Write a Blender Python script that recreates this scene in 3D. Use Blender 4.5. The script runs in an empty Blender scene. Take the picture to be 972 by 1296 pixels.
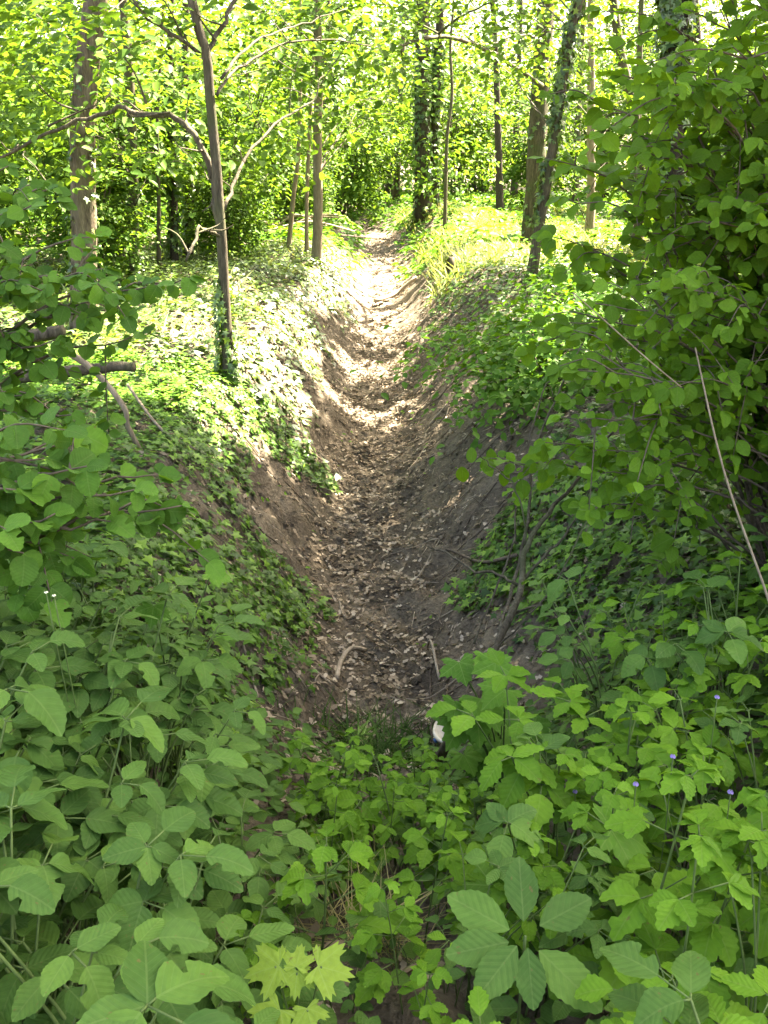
import bpy, math, random
import numpy as np
from mathutils import Vector, Matrix

R = math.radians
rng = np.random.default_rng(7)
random.seed(7)
sc = bpy.context.scene
col = sc.collection

# ------------------------------------------------------------------ camera
PITCH, VFOV, CZ = 22.0, 62.0, 1.6
FPX = 648 / math.tan(R(VFOV / 2))
cam_d = bpy.data.cameras.new("camera")
cam = bpy.data.objects.new("camera", cam_d)
col.objects.link(cam)
cam.location = (0, 0, CZ)
cam.rotation_euler = (R(90 - PITCH), 0, 0)
cam_d.sensor_fit = 'VERTICAL'
cam_d.angle = R(VFOV)
cam_d.clip_start = 0.05
cam_d.clip_end = 2000
sc.camera = cam

# ------------------------------------------------------------------ sky, sun, exposure
SUN_EL, SUN_AZ = R(56), R(52)          # azimuth from +Y (forward) towards +X (right)
to_sun = np.array([math.sin(SUN_AZ) * math.cos(SUN_EL), math.cos(SUN_AZ) * math.cos(SUN_EL), math.sin(SUN_EL)])
w = bpy.data.worlds.new("World")
sc.world = w
w.use_nodes = True
nt = w.node_tree
nt.nodes.clear()
sky = nt.nodes.new('ShaderNodeTexSky')
sky.sky_type = 'NISHITA'
sky.sun_disc = False
sky.sun_elevation = SUN_EL
sky.sun_rotation = SUN_AZ
sky.air_density = 1.0
sky.dust_density = 5.0
sky.ozone_density = 0.6
bg = nt.nodes.new('ShaderNodeBackground')
bg.inputs['Strength'].default_value = 0.065
wo = nt.nodes.new('ShaderNodeOutputWorld')
nt.links.new(sky.outputs[0], bg.inputs[0])
nt.links.new(bg.outputs[0], wo.inputs[0])
sl = bpy.data.lights.new("sun", 'SUN')
sl.energy = 5.0
sl.angle = R(0.5)
sl.color = (1.0, 0.95, 0.86)
so = bpy.data.objects.new("sun", sl)
col.objects.link(so)
so.location = (20, 20, 40)
so.rotation_euler = Vector(to_sun).to_track_quat('Z', 'Y').to_euler()

sc.view_settings.view_transform = 'Standard'
sc.view_settings.look = 'None'
sc.view_settings.exposure = 4.1
sc.view_settings.gamma = 1.0
sc.view_settings.use_white_balance = True      # the camera's white balance for open shade
sc.view_settings.white_balance_temperature = 7400
sc.view_settings.white_balance_tint = 11
sc.view_settings.use_curve_mapping = False
sc.render.engine = 'CYCLES'
cy = sc.cycles
cy.max_bounces = 7
cy.diffuse_bounces = 4
cy.glossy_bounces = 2
cy.transmission_bounces = 5
cy.transparent_max_bounces = 4
cy.sample_clamp_indirect = 6.0
cy.use_denoising = True
try:
    cy.denoiser = 'OPENIMAGEDENOISE'
except Exception:
    pass
cy.caustics_reflective = False
cy.caustics_refractive = False

# ------------------------------------------------------------------ helpers
def at(px, py, Y):
    """world point on the ray of photo pixel (px, py) at forward distance Y"""
    u = (px - 486) / FPX
    v = (648 - py) / FPX
    c, s = math.cos(R(PITCH)), math.sin(R(PITCH))
    fy = c + v * s
    fz = -s + v * c
    k = Y / fy
    return np.array([u * k, Y, CZ + fz * k])

_ph = np.random.default_rng(3).uniform(0, 6.28, (64,))
_di = np.random.default_rng(4).normal(size=(64, 2))
_di /= np.linalg.norm(_di, axis=1)[:, None]
def noise2(x, y, f, seed=0, octs=3):
    x = np.asarray(x, float); y = np.asarray(y, float)
    out = 0.0; amp = 1.0; tot = 0.0
    for o in range(octs):
        for k in range(5):
            i = (seed * 7 + o * 5 + k) % 64
            wx = x + 0.35 / f * np.sin(y * f * 1.3 + _ph[(i + 9) % 64])
            wy = y + 0.35 / f * np.sin(x * f * 1.1 + _ph[(i + 21) % 64])
            out = out + amp * np.sin((wx * _di[i, 0] + wy * _di[i, 1]) * f * (0.7 + 0.2 * k) * 2 + _ph[i])
        tot += amp * 1.6
        amp *= 0.55; f *= 2.05
    return out / tot

def sstep(a, b, x):
    t = np.clip((x - a) / (b - a), 0, 1)
    return t * t * (3 - 2 * t)

def bedx(y):
    y = np.asarray(y, float)
    return 0.03 * np.sin(y * 0.9) + 0.06 * np.sin(y * 0.37 + 1) - 0.05 - 0.045 * np.clip(y - 26, 0, 25) ** 1.6
def depth(y):
    y = np.asarray(y, float)
    return 1.05 * sstep(0.9, 3.7, y) - 0.5 * sstep(10, 27, y) - 0.25 * sstep(27, 45, y)
def height(x, y, fine=True):
    x = np.asarray(x, float); y = np.asarray(y, float)
    dx = x - bedx(y)
    wob = 0.10 * noise2(x * 0 + np.sign(dx) * 3, y, 0.8, 5)
    d = np.abs(dx) + wob
    hw = 0.27
    wl = np.where(dx < 0, 0.95, 1.22)
    t = np.clip((d - hw) / wl, 0, 1)
    prof = 1 - (t * 0.55 + 0.45 * t * t * (3 - 2 * t))
    prof = np.where(d < hw, 1 + 0.03 * (1 - (d / hw) ** 2), prof)
    z = -depth(y) * prof
    rim = np.exp(-((d - 2.0) / 0.5) ** 2) * 0.10 * sstep(2, 5, y)
    z = z + rim
    z = z + 0.09 * noise2(x, y, 0.45, 1) * sstep(0.5, 2.5, d)
    z = z + 0.42 * np.exp(-((x - 1.5) ** 2 / 2.2 + (y - 26) ** 2 / 6))
    z = z + 0.012 * np.clip(y - 30, 0, 400)
    if fine:
        near = 1.0 / (1 + np.clip(y - 10, 0, 100) * 0.1)
        z = z + (0.032 * noise2(x, y, 3.2, 2) + 0.026 * noise2(x, y, 9.0, 3) + 0.013 * noise2(x, y, 21.0, 19, 2)) * near
    return z
def normal_at(x, y):
    e = 0.05
    hx = (height(x + e, y, False) - height(x - e, y, False)) / (2 * e)
    hy = (height(x, y + e, False) - height(x, y - e, False)) / (2 * e)
    n = np.stack([-hx, -hy, np.ones_like(hx)], -1)
    return n / np.linalg.norm(n, axis=-1)[..., None]

def mesh_np(name, verts, faces_flat, loop_tot, mat, var=None, uv=None, smooth=True):
    me = bpy.data.meshes.new(name)
    nv = len(verts); nl = len(faces_flat); nf = len(loop_tot)
    me.vertices.add(nv); me.loops.add(nl); me.polygons.add(nf)
    me.vertices.foreach_set('co', np.ascontiguousarray(verts, np.float32).ravel())
    me.loops.foreach_set('vertex_index', np.ascontiguousarray(faces_flat, np.int32))
    starts = np.concatenate([[0], np.cumsum(loop_tot)[:-1]]).astype(np.int32)
    me.polygons.foreach_set('loop_start', starts)
    me.polygons.foreach_set('loop_total', np.ascontiguousarray(loop_tot, np.int32))
    if smooth:
        me.polygons.foreach_set('use_smooth', np.ones(nf, bool))
    if uv is not None:
        l = me.uv_layers.new(name='UVMap')
        l.data.foreach_set('uv', np.ascontiguousarray(uv[faces_flat], np.float32).ravel())
    if var is not None:
        a = me.attributes.new('var', 'FLOAT', 'POINT')
        a.data.foreach_set('value', np.ascontiguousarray(var, np.float32))
    me.update(calc_edges=True)
    if mat is not None:
        me.materials.append(mat)
    return me

def link(name, me, parent=None, loc=None):
    o = bpy.data.objects.new(name, me)
    col.objects.link(o)
    if parent is not None:
        o.parent = parent
    if loc is not None:
        o.location = loc
    return o
def tag(o, label=None, cat=None, group=None, kind=None):
    if label: o['label'] = label
    if cat: o['category'] = cat
    if group: o['group'] = group
    if kind: o['kind'] = kind
    return o
def empty(name, loc, rz=0.0, s=1.0):
    o = bpy.data.objects.new(name, None)
    col.objects.link(o)
    o.empty_display_size = 0.1
    o.location = loc
    o.rotation_euler = (0, 0, rz)
    o.scale = (s, s, s)
    return o

# ------------------------------------------------------------------ templates (verts, faces, uv)
def leaf_template(w=0.33, n=6, teeth=0.04, fold=0.25, droop=0.25, wide_at=0.4, tip=1.0, wave=0.0, base_round=0.6, twist=0.0, bites=()):
    """ovate leaf: base at origin, tip at +Y length 1, normal +Z, toothed edge"""
    V = []; U = []; F = []
    ts = np.linspace(0, 1, n + 1)
    def hw(t):
        a = wide_at
        if t < a:
            return w * (math.sin(t / a * math.pi / 2)) ** base_round
        q = (t - a) / (1 - a)
        return w * max(0.0, (math.cos(q * math.pi / 2)) ** tip)
    def pt(x, t):
        z = abs(x) * fold - droop * t * t + wave * math.sin(t * 9 + (2 if x > 0 else 0)) * abs(x) + x * twist * t
        return (x, t, z)
    mid = []
    for t in ts:
        mid.append(len(V)); V.append(pt(0, t)); U.append((0.5, t))
    for sgn in (1, -1):
        E = []
        for i in range(2 * n + 1):
            t = i / (2 * n)
            h = hw(t)
            if i == 0 or i == 2 * n:
                E.append(mid[0] if i == 0 else mid[-1]); continue
            if i % 2 == 1:
                h = h + teeth; tt = t + teeth * 0.6
            else:
                h = max(0.004, h - teeth * 0.3); tt = t
            if (sgn, i) in bites: h *= 0.42
            E.append(len(V)); V.append(pt(sgn * h, tt)); U.append((0.5 + sgn * 0.5 * h / (w + teeth), t))
        for i in range(n):
            a = [mid[i], mid[i + 1], E[2 * i + 2], E[2 * i + 1], E[2 * i]]
            o = []
            for q in a:
                if q not in o: o.append(q)
            if sgn > 0: o = o[::-1]
            F.append(o)
    return np.array(V, float), F, np.array(U, float)

def palmate_template(lobes, sinus=0.45, teeth=0.05, droop=0.15, cup=0.1, ring=0.5, sharp=1.0):
    """lobed leaf: lobes = [(angle from +Y, length)], petiole at origin"""
    pts = []
    L = sorted(lobes)
    for i, (a, l) in enumerate(L):
        for da, f in ((-0.20, 0.66), (-0.13, 0.80 + teeth), (-0.085, 0.80), (0.0, 1.0), (0.085, 0.80), (0.13, 0.80 + teeth), (0.20, 0.66)):
            pts.append((a + da * sharp, l * f))
        if i < len(L) - 1:
            a2, l2 = L[i + 1]
            pts.append(((a + a2) / 2, sinus * (l + l2) / 2))
    V = [(0, 0, 0)]; U = [(0.5, 0.0)]; F = []
    P = []
    for a, r in pts:
        P.append((math.sin(a) * r, math.cos(a) * r, r, a))
    def zz(x, y, r):
        return cup * abs(x) - droop * r * r
    I1 = []; I2 = []
    for x, y, r, a in P:
        I1.append(len(V)); V.append((x * ring, y * ring, zz(x * ring, y * ring, r * ring) + 0.015 * math.cos(a * 9))); U.append((0.5 + a / 6.3, ring * r))
    for x, y, r, a in P:
        I2.append(len(V)); V.append((x, y, zz(x, y, r) + 0.02 * math.sin(a * 7))); U.append((0.5 + a / 6.3, r))
    for i in range(len(P) - 1):
        F.append([0, I1[i + 1], I1[i]])
        F.append([I1[i], I1[i + 1], I2[i + 1], I2[i]])
    return np.array(V, float), F, np.array(U, float)

def fan_template(pts, z=0.06):
    V = [(0, 0.32, z)] + [(x, y, -z * 0.5 * (x * x + (y - .3) ** 2)) for x, y in pts]
    U = [(0.5, 0.3)] + [(0.5 + x * 0.5, y) for x, y in pts]
    n = len(pts)
    F = [[0, 1 + i, 1 + (i + 1) % n] for i in range(n)]
    return np.array(V, float), F, np.array(U, float)

HEX = (np.array([(0, 0, 0), (0.30, 0.28, 0.07), (0.27, 0.66, 0.05), (0, 1, -0.10), (-0.27, 0.66, 0.05), (-0.30, 0.28, 0.07)], float),
       [[0, 1, 2, 3], [0, 3, 4, 5]], np.array([(.5, 0), (1, .28), (.95, .66), (.5, 1), (.05, .66), (0, .28)], float))
ROUND = (np.array([(0, 0, 0), (0.36, 0.2, 0.06), (0.44, 0.55, 0.06), (0.2, 0.88, 0.0), (0, 1, -0.08), (-0.2, 0.88, 0.0), (-0.44, 0.55, 0.06), (-0.36, 0.2, 0.06)], float),
         [[0, 1, 2, 3, 4], [0, 4, 5, 6, 7]], np.array([(.5, 0), (1, .2), (1, .55), (.8, .88), (.5, 1), (.2, .88), (0, .55), (0, .2)], float))
DRY = (np.array([(0, 0, 0), (0.26, 0.25, 0.16), (0.18, 0.45, 0.02), (0.27, 0.68, 0.13), (0, 1, 0.12), (-0.25, 0.70, 0.03), (-0.16, 0.47, 0.12), (-0.28, 0.25, 0.05)], float),
       [[0, 1, 2, 3, 4], [0, 4, 5, 6, 7]], np.array([(.5, 0), (1, .2), (.8, .45), (1, .68), (.5, 1), (0, .68), (.2, .45), (0, .2)], float))
IVY = fan_template([(0, 0.02), (0.36, -0.14), (0.24, 0.14), (0.66, 0.36), (0.24, 0.46), (0.0, 1.02), (-0.24, 0.46), (-0.66, 0.36), (-0.24, 0.14), (-0.36, -0.14)], 0.05)
IVY4 = (np.array([(0, 0.1, 0), (0.5, 0.22, -.04), (0.24, .45, .05), (0, 1, -0.08), (-0.24, .45, .05), (-0.5, .22, -.04)], float),
        [[0, 1, 2, 3], [0, 3, 4, 5]], np.array([(.5, 0), (1, .28), (.95, .66), (.5, 1), (.05, .66), (0, .28)], float))

def template_mesh(name, T, mat):
    V, F, U = T
    ff = np.array([i for f in F for i in f], np.int32)
    lt = np.array([len(f) for f in F], np.int32)
    return mesh_np(name, V, ff, lt, mat, np.zeros(len(V)), U)

def frames(nrm, tip):
    n = nrm / np.linalg.norm(nrm, axis=1)[:, None]
    y = tip - (tip * n).sum(1)[:, None] * n
    y /= (np.linalg.norm(y, axis=1)[:, None] + 1e-9)
    x = np.cross(y, n)
    return np.stack([x, y, n], 2)          # columns

def scatter_mesh(name, T, pos, M, size, mat, var=None):
    V, F, U = T
    N = len(pos); nv = len(V)
    if np.ndim(size) == 0: size = np.full(N, size)
    W = np.einsum('nij,vj->nvi', M, V) * size[:, None, None] + pos[:, None, :]
    f1 = np.array([i for f in F for i in f], np.int64)
    l1 = np.array([len(f) for f in F], np.int64)
    ff = (np.arange(N)[:, None] * nv + f1[None]).ravel()
    lt = np.tile(l1, N)
    if var is None: var = rng.random(N)
    return mesh_np(name, W.reshape(-1, 3), ff, lt, mat, np.repeat(var, nv), np.tile(U, (N, 1)))

def rnd_dirs(n):
    d = rng.normal(size=(n, 3))
    return d / np.linalg.norm(d, axis=1)[:, None]

class MB:
    """collects tapered tubes into one mesh"""
    def __init__(s): s.V = []; s.F = []; s.n = 0
    def tube(s, P, rad, k=7, rough=0.0, cap=True):
        P = np.asarray(P, float); n = len(P)
        rad = np.broadcast_to(np.asarray(rad, float), (n,))
        t = np.gradient(P, axis=0)
        t /= np.linalg.norm(t, axis=1)[:, None] + 1e-9
        ref = np.array([1.0, 0.13, 0.07]) if abs(t[0][0]) < 0.8 else np.array([0.1, 1, 0.05])
        a = np.cross(t[0], ref); a /= np.linalg.norm(a)
        base = s.n
        ang = np.arange(k) / k * 2 * math.pi
        rr = 1 + rough * rng.normal(size=k)
        for i in range(n):
            a = a - (a @ t[i]) * t[i]; a /= np.linalg.norm(a) + 1e-9
            b = np.cross(t[i], a)
            rj = rad[i] * (rr + rough * 0.6 * rng.normal(size=k))
            s.V.append(P[i] + np.cos(ang)[:, None] * rj[:, None] * a + np.sin(ang)[:, None] * rj[:, None] * b)
        s.n += n * k
        for i in range(n - 1):
            for j in range(k):
                j2 = (j + 1) % k
                s.F.append([base + i * k + j, base + i * k + j2, base + (i + 1) * k + j2, base + (i + 1) * k + j])
        if cap:
            s.F.append([base + j for j in range(k)][::-1])
            s.F.append([base + (n - 1) * k + j for j in range(k)])
        return s
    def mesh(s, name, mat):
        V = np.concatenate(s.V) if s.V else np.zeros((0, 3))
        ff = np.array([i for f in s.F for i in f], np.int32)
        lt = np.array([len(f) for f in s.F], np.int32)
        return mesh_np(name, V, ff, lt, mat)

def smooth_line(P, m=6):
    """Catmull-Rom through the points"""
    P = np.asarray(P, float)
    Q = np.vstack([2 * P[0] - P[1], P, 2 * P[-1] - P[-2]])
    out = []
    for i in range(1, len(Q) - 2):
        for t in np.arange(m) / m:
            a, b, c, d = Q[i - 1], Q[i], Q[i + 1], Q[i + 2]
            out.append(0.5 * (2 * b + (c - a) * t + (2 * a - 5 * b + 4 * c - d) * t * t + (3 * b - a - 3 * c + d) * t ** 3))
    out.append(P[-1])
    return np.array(out)
def wiggle(P, amp):
    P = np.array(P, float)
    k = np.cumsum(rng.normal(size=P.shape), axis=0)
    k -= np.linspace(0, 1, len(P))[:, None] * k[-1]
    P[1:-1] += k[1:-1] * amp
    return P

# ------------------------------------------------------------------ materials
def nodes_of(m):
    m.use_nodes = True
    t = m.node_tree
    t.nodes.clear()
    return t, t.nodes, t.links
def N(nodes, typ, **kw):
    n = nodes.new(typ)
    for k, v in kw.items():
        setattr(n, k, v)
    return n
def ramp(nodes, stops):
    r = nodes.new('ShaderNodeValToRGB')
    e = r.color_ramp.elements
    while len(e) < len(stops): e.new(0.5)
    for q, (p, c) in zip(e, stops):
        q.position = p; q.color = (*c, 1)
    return r
def math_n(nodes, links, op, a, b=None, clamp=False):
    n = nodes.new('ShaderNodeMath'); n.operation = op; n.use_clamp = clamp
    for i, v in enumerate((a, b)):
        if v is None: continue
        if isinstance(v, (int, float)): n.inputs[i].default_value = v
        else: links.new(v, n.inputs[i])
    return n.outputs[0]

def leaf_mat(name, stops, trans=0.35, rough=0.48, spec=0.09, veins=0, tint=(1.25, 1.15, 0.45), vein_col=(0.25, 0.34, 0.12), vein_amt=0.14, bump=0.35, lobe=0):
    m = bpy.data.materials.new(name)
    t, nd, ln = nodes_of(m)
    at_ = N(nd, 'ShaderNodeAttribute', attribute_name='var')
    oi = N(nd, 'ShaderNodeObjectInfo')
    s = math_n(nd, ln, 'ADD', at_.outputs['Fac'], oi.outputs['Random'])
    f = math_n(nd, ln, 'FRACT', s)
    r = ramp(nd, stops)
    ln.new(f, r.inputs[0])
    c = r.outputs[0]
    # mottling in the blade
    tc = N(nd, 'ShaderNodeTexCoord')
    nz = N(nd, 'ShaderNodeTexNoise'); nz.inputs['Scale'].default_value = 5.0; nz.inputs['Detail'].default_value = 3
    ln.new(tc.outputs['UV'] if veins else tc.outputs['Object'], nz.inputs['Vector'])
    hv = N(nd, 'ShaderNodeHueSaturation')
    vv = math_n(nd, ln, 'MULTIPLY_ADD', nz.outputs[0], 0.5)
    vv.node.inputs[2].default_value = 0.75
    ln.new(vv, hv.inputs['Value']); ln.new(c, hv.inputs['Color'])
    c = hv.outputs[0]
    bmp = None
    if veins:
        sx = N(nd, 'ShaderNodeSeparateXYZ'); ln.new(tc.outputs['UV'], sx.inputs[0])
        du = math_n(nd, ln, 'ABSOLUTE', math_n(nd, ln, 'SUBTRACT', sx.outputs[0], 0.5))
        ph = math_n(nd, ln, 'SUBTRACT', sx.outputs[1], math_n(nd, ln, 'MULTIPLY', du, 0.55))
        fr = math_n(nd, ln, 'FRACT', math_n(nd, ln, 'MULTIPLY', ph, veins))
        side = math_n(nd, ln, 'SUBTRACT', 1.0, math_n(nd, ln, 'MULTIPLY', math_n(nd, ln, 'ABSOLUTE', math_n(nd, ln, 'SUBTRACT', fr, 0.5)), 11.0), True)
        mid = math_n(nd, ln, 'LESS_THAN', du, 0.022)
        vm = math_n(nd, ln, 'MAXIMUM', math_n(nd, ln, 'MULTIPLY', side, 0.55), mid)
        mx = N(nd, 'ShaderNodeMix', data_type='RGBA')
        ln.new(math_n(nd, ln, 'MULTIPLY', vm, vein_amt), mx.inputs[0])
        ln.new(c, mx.inputs[6]); mx.inputs[7].default_value = (*vein_col, 1)
        c = mx.outputs[2]
        hgt = math_n(nd, ln, 'ABSOLUTE', math_n(nd, ln, 'SUBTRACT', fr, 0.5))
        hg2 = math_n(nd, ln, 'ADD', hgt, math_n(nd, ln, 'MULTIPLY', nz.outputs[0], 0.8))
        bm = N(nd, 'ShaderNodeBump'); bm.inputs['Strength'].default_value = bump; bm.inputs['Distance'].default_value = 0.004
        ln.new(hg2, bm.inputs['Height'])
        bmp = bm.outputs[0]
    if lobe:
        sx = N(nd, 'ShaderNodeSeparateXYZ'); ln.new(tc.outputs['Object'], sx.inputs[0])
        an = math_n(nd, ln, 'ARCTAN2', sx.outputs[0], sx.outputs[1])
        rr_ = N(nd, 'ShaderNodeVectorMath', operation='LENGTH'); ln.new(tc.outputs['Object'], rr_.inputs[0])
        fa = math_n(nd, ln, 'ABSOLUTE', math_n(nd, ln, 'SUBTRACT', math_n(nd, ln, 'FRACT', math_n(nd, ln, 'ADD', math_n(nd, ln, 'DIVIDE', an, lobe), 0.5)), 0.5))
        dd = math_n(nd, ln, 'MULTIPLY', math_n(nd, ln, 'MULTIPLY', fa, lobe), rr_.outputs['Value'])
        v1 = math_n(nd, ln, 'SUBTRACT', 1.0, math_n(nd, ln, 'MULTIPLY', dd, 55.0), True)
        f2 = math_n(nd, ln, 'ABSOLUTE', math_n(nd, ln, 'SUBTRACT', math_n(nd, ln, 'FRACT', math_n(nd, ln, 'MULTIPLY', math_n(nd, ln, 'SUBTRACT', rr_.outputs['Value'], math_n(nd, ln, 'MULTIPLY', dd, 0.9)), 7.0)), 0.5))
        v2 = math_n(nd, ln, 'SUBTRACT', 1.0, math_n(nd, ln, 'MULTIPLY', f2, 9.0), True)
        vm = math_n(nd, ln, 'MAXIMUM', v1, math_n(nd, ln, 'MULTIPLY', v2, 0.45))
        mx = N(nd, 'ShaderNodeMix', data_type='RGBA')
        ln.new(math_n(nd, ln, 'MULTIPLY', vm, 0.35), mx.inputs[0]); ln.new(c, mx.inputs[6]); mx.inputs[7].default_value = (*vein_col, 1)
        c = mx.outputs[2]
    if veins or lobe:
        of = N(nd, 'ShaderNodeVectorMath', operation='ADD')
        cb = N(nd, 'ShaderNodeCombineXYZ'); ln.new(math_n(nd, ln, 'MULTIPLY', oi.outputs['Random'], 90.0), cb.inputs[2])
        ln.new(tc.outputs['UV'], of.inputs[0]); ln.new(cb.outputs[0], of.inputs[1])
        sp = N(nd, 'ShaderNodeTexNoise'); sp.inputs['Scale'].default_value = 7.0; sp.inputs['Detail'].default_value = 4; sp.inputs['Roughness'].default_value = 0.6
        ln.new(of.outputs[0], sp.inputs['Vector'])
        rs = ramp(nd, [(0.66, (0, 0, 0)), (0.71, (1, 1, 1))]); ln.new(sp.outputs[0], rs.inputs[0])
        mx = N(nd, 'ShaderNodeMix', data_type='RGBA')
        ln.new(math_n(nd, ln, 'MULTIPLY', rs.outputs[0], 0.75), mx.inputs[0]); ln.new(c, mx.inputs[6]); mx.inputs[7].default_value = (0.14, 0.105, 0.04, 1)
        c = mx.outputs[2]
    p = N(nd, 'ShaderNodeBsdfPrincipled')
    p.inputs['Roughness'].default_value = rough
    p.inputs['Specular IOR Level'].default_value = spec
    ln.new(c, p.inputs['Base Color'])
    tr = N(nd, 'ShaderNodeBsdfTranslucent')
    mt = N(nd, 'ShaderNodeMix', data_type='RGBA', blend_type='MULTIPLY')
    mt.inputs[0].default_value = 1.0
    ln.new(c, mt.inputs[6]); mt.inputs[7].default_value = (*tint, 1)
    ln.new(mt.outputs[2], tr.inputs['Color'])
    if bmp is not None:
        ln.new(bmp, p.inputs['Normal'])
    ms = N(nd, 'ShaderNodeMixShader'); ms.inputs[0].default_value = trans
    ln.new(p.outputs[0], ms.inputs[1]); ln.new(tr.outputs[0], ms.inputs[2])
    o = N(nd, 'ShaderNodeOutputMaterial')
    ln.new(ms.outputs[0], o.inputs[0])
    return m

def rough_mat(name, stops, scale=6.0, stretch=(1, 1, 1), rough=0.85, bump=0.5, dist=0.01, fine=40.0, moss=None):
    m = bpy.data.materials.new(name)
    t, nd, ln = nodes_of(m)
    tc = N(nd, 'ShaderNodeTexCoord')
    mp = N(nd, 'ShaderNodeMapping'); mp.inputs['Scale'].default_value = stretch
    ln.new(tc.outputs['Object'], mp.inputs[0])
    n1 = N(nd, 'ShaderNodeTexNoise'); n1.inputs['Scale'].default_value = scale; n1.inputs['Detail'].default_value = 6; n1.inputs['Roughness'].default_value = 0.65
    n2 = N(nd, 'ShaderNodeTexNoise'); n2.inputs['Scale'].default_value = fine; n2.inputs['Detail'].default_value = 4
    ln.new(mp.outputs[0], n1.inputs['Vector']); ln.new(mp.outputs[0], n2.inputs['Vector'])
    s = math_n(nd, ln, 'ADD', math_n(nd, ln, 'MULTIPLY', n1.outputs[0], 0.65), math_n(nd, ln, 'MULTIPLY', n2.outputs[0], 0.35))
    r = ramp(nd, stops); ln.new(s, r.inputs[0])
    c = r.outputs[0]
    if moss:
        n3 = N(nd, 'ShaderNodeTexNoise'); n3.inputs['Scale'].default_value = 1.7; n3.inputs['Detail'].default_value = 5
        ln.new(tc.outputs['Object'], n3.inputs['Vector'])
        r3 = ramp(nd, [(0.5, (0, 0, 0)), (0.62, (1, 1, 1))]); ln.new(n3.outputs[0], r3.inputs[0])
        mx = N(nd, 'ShaderNodeMix', data_type='RGBA')
        ln.new(math_n(nd, ln, 'MULTIPLY', r3.outputs[0], 0.6), mx.inputs[0]); ln.new(c, mx.inputs[6]); mx.inputs[7].default_value = (*moss, 1)
        c = mx.outputs[2]
    p = N(nd, 'ShaderNodeBsdfPrincipled'); p.inputs['Roughness'].default_value = rough; p.inputs['Specular IOR Level'].default_value = 0.2
    ln.new(c, p.inputs['Base Color'])
    b = N(nd, 'ShaderNodeBump'); b.inputs['Strength'].default_value = bump; b.inputs['Distance'].default_value = dist
    ln.new(s, b.inputs['Height']); ln.new(b.outputs[0], p.inputs['Normal'])
    o = N(nd, 'ShaderNodeOutputMaterial'); ln.new(p.outputs[0], o.inputs[0])
    return m

M = {}
M['soil'] = rough_mat('soil', [(0.30, (0.036, 0.028, 0.018)), (0.44, (0.078, 0.062, 0.042)), (0.55, (0.122, 0.099, 0.068)), (0.70, (0.185, 0.155, 0.11))], 3.4, bump=1.0, dist=0.05, fine=45)
M['bark'] = rough_mat('bark', [(0.33, (0.027, 0.022, 0.014)), (0.5, (0.078, 0.064, 0.041)), (0.68, (0.16, 0.134, 0.09))], 7, (4, 4, 0.6), bump=0.9, dist=0.02, fine=30, moss=(0.07, 0.085, 0.03))
M['bark_mid'] = rough_mat('bark_mid', [(0.33, (0.055, 0.042, 0.03)), (0.5, (0.14, 0.108, 0.074)), (0.68, (0.25, 0.20, 0.14))], 7, (4, 4, 0.6), bump=1.0, dist=0.03, fine=30, moss=(0.10, 0.10, 0.045))
M['bark_pale'] = rough_mat('bark_pale', [(0.3, (0.11, 0.085, 0.055)), (0.5, (0.21, 0.165, 0.11)), (0.7, (0.32, 0.26, 0.18))], 7, (4, 4, 0.6), bump=0.8, dist=0.015, fine=30)
M['bark_dark'] = rough_mat('bark_dark', [(0.3, (0.02, 0.016, 0.011)), (0.5, (0.05, 0.038, 0.027)), (0.7, (0.10, 0.078, 0.055))], 9, (4, 4, 0.8), bump=0.8, dist=0.015, fine=40)
M['twig'] = rough_mat('twig', [(0.3, (0.045, 0.035, 0.025)), (0.5, (0.10, 0.078, 0.055)), (0.7, (0.17, 0.135, 0.095))], 30, bump=0.4, dist=0.004, fine=80)
M['dead'] = rough_mat('dead_wood', [(0.3, (0.16, 0.125, 0.085)), (0.5, (0.30, 0.245, 0.175)), (0.7, (0.44, 0.37, 0.28))], 20, (1, 1, 1), bump=0.4, dist=0.004, fine=90)
M['stem'] = rough_mat('green_stem', [(0.3, (0.06, 0.10, 0.025)), (0.7, (0.11, 0.16, 0.045))], 20, bump=0.1, dist=0.002, rough=0.6)
M['plastic'] = rough_mat('bucket_plastic', [(0.3, (0.38, 0.33, 0.25)), (0.5, (0.55, 0.50, 0.41)), (0.7, (0.65, 0.61, 0.52))], 5, bump=0.1, dist=0.003, rough=0.5)
M['blue'] = rough_mat('blue_plastic', [(0.3, (0.05, 0.11, 0.28)), (0.7, (0.09, 0.18, 0.40))], 9, bump=0.05, rough=0.45)
M['flower'] = rough_mat('violet_petal', [(0.3, (0.16, 0.12, 0.30)), (0.7, (0.26, 0.20, 0.42))], 9, bump=0.05, rough=0.6)
M['blossom'] = rough_mat('cream_petal', [(0.3, (0.55, 0.55, 0.35)), (0.7, (0.75, 0.75, 0.55))], 9, bump=0.05, rough=0.6)

M['elder'] = leaf_mat('ground_elder_leaf', [(0.0, (0.050, 0.112, 0.022)), (0.5, (0.070, 0.146, 0.029)), (1.0, (0.100, 0.195, 0.034))], 0.28, veins=8)
M['herb'] = leaf_mat('herb_leaf', [(0.0, (0.0735, 0.1733, 0.0130)), (0.5, (0.1029, 0.2258, 0.0169)), (1.0, (0.1421, 0.2835, 0.0234))], 0.35, veins=7)
M['hazel'] = leaf_mat('hazel_leaf', [(0.0, (0.0528, 0.1275, 0.0182)), (0.6, (0.0748, 0.1734, 0.0228)), (1.0, (0.1144, 0.2448, 0.0292))], 0.38, veins=9)
M['dogwood'] = leaf_mat('dogwood_leaf', [(0.0, (0.0731, 0.1600, 0.0126)), (0.6, (0.1075, 0.2200, 0.0182)), (0.93, (0.1462, 0.2900, 0.0238)), (1.0, (0.1892, 0.3600, 0.0420))], 0.46, veins=6)
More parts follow.
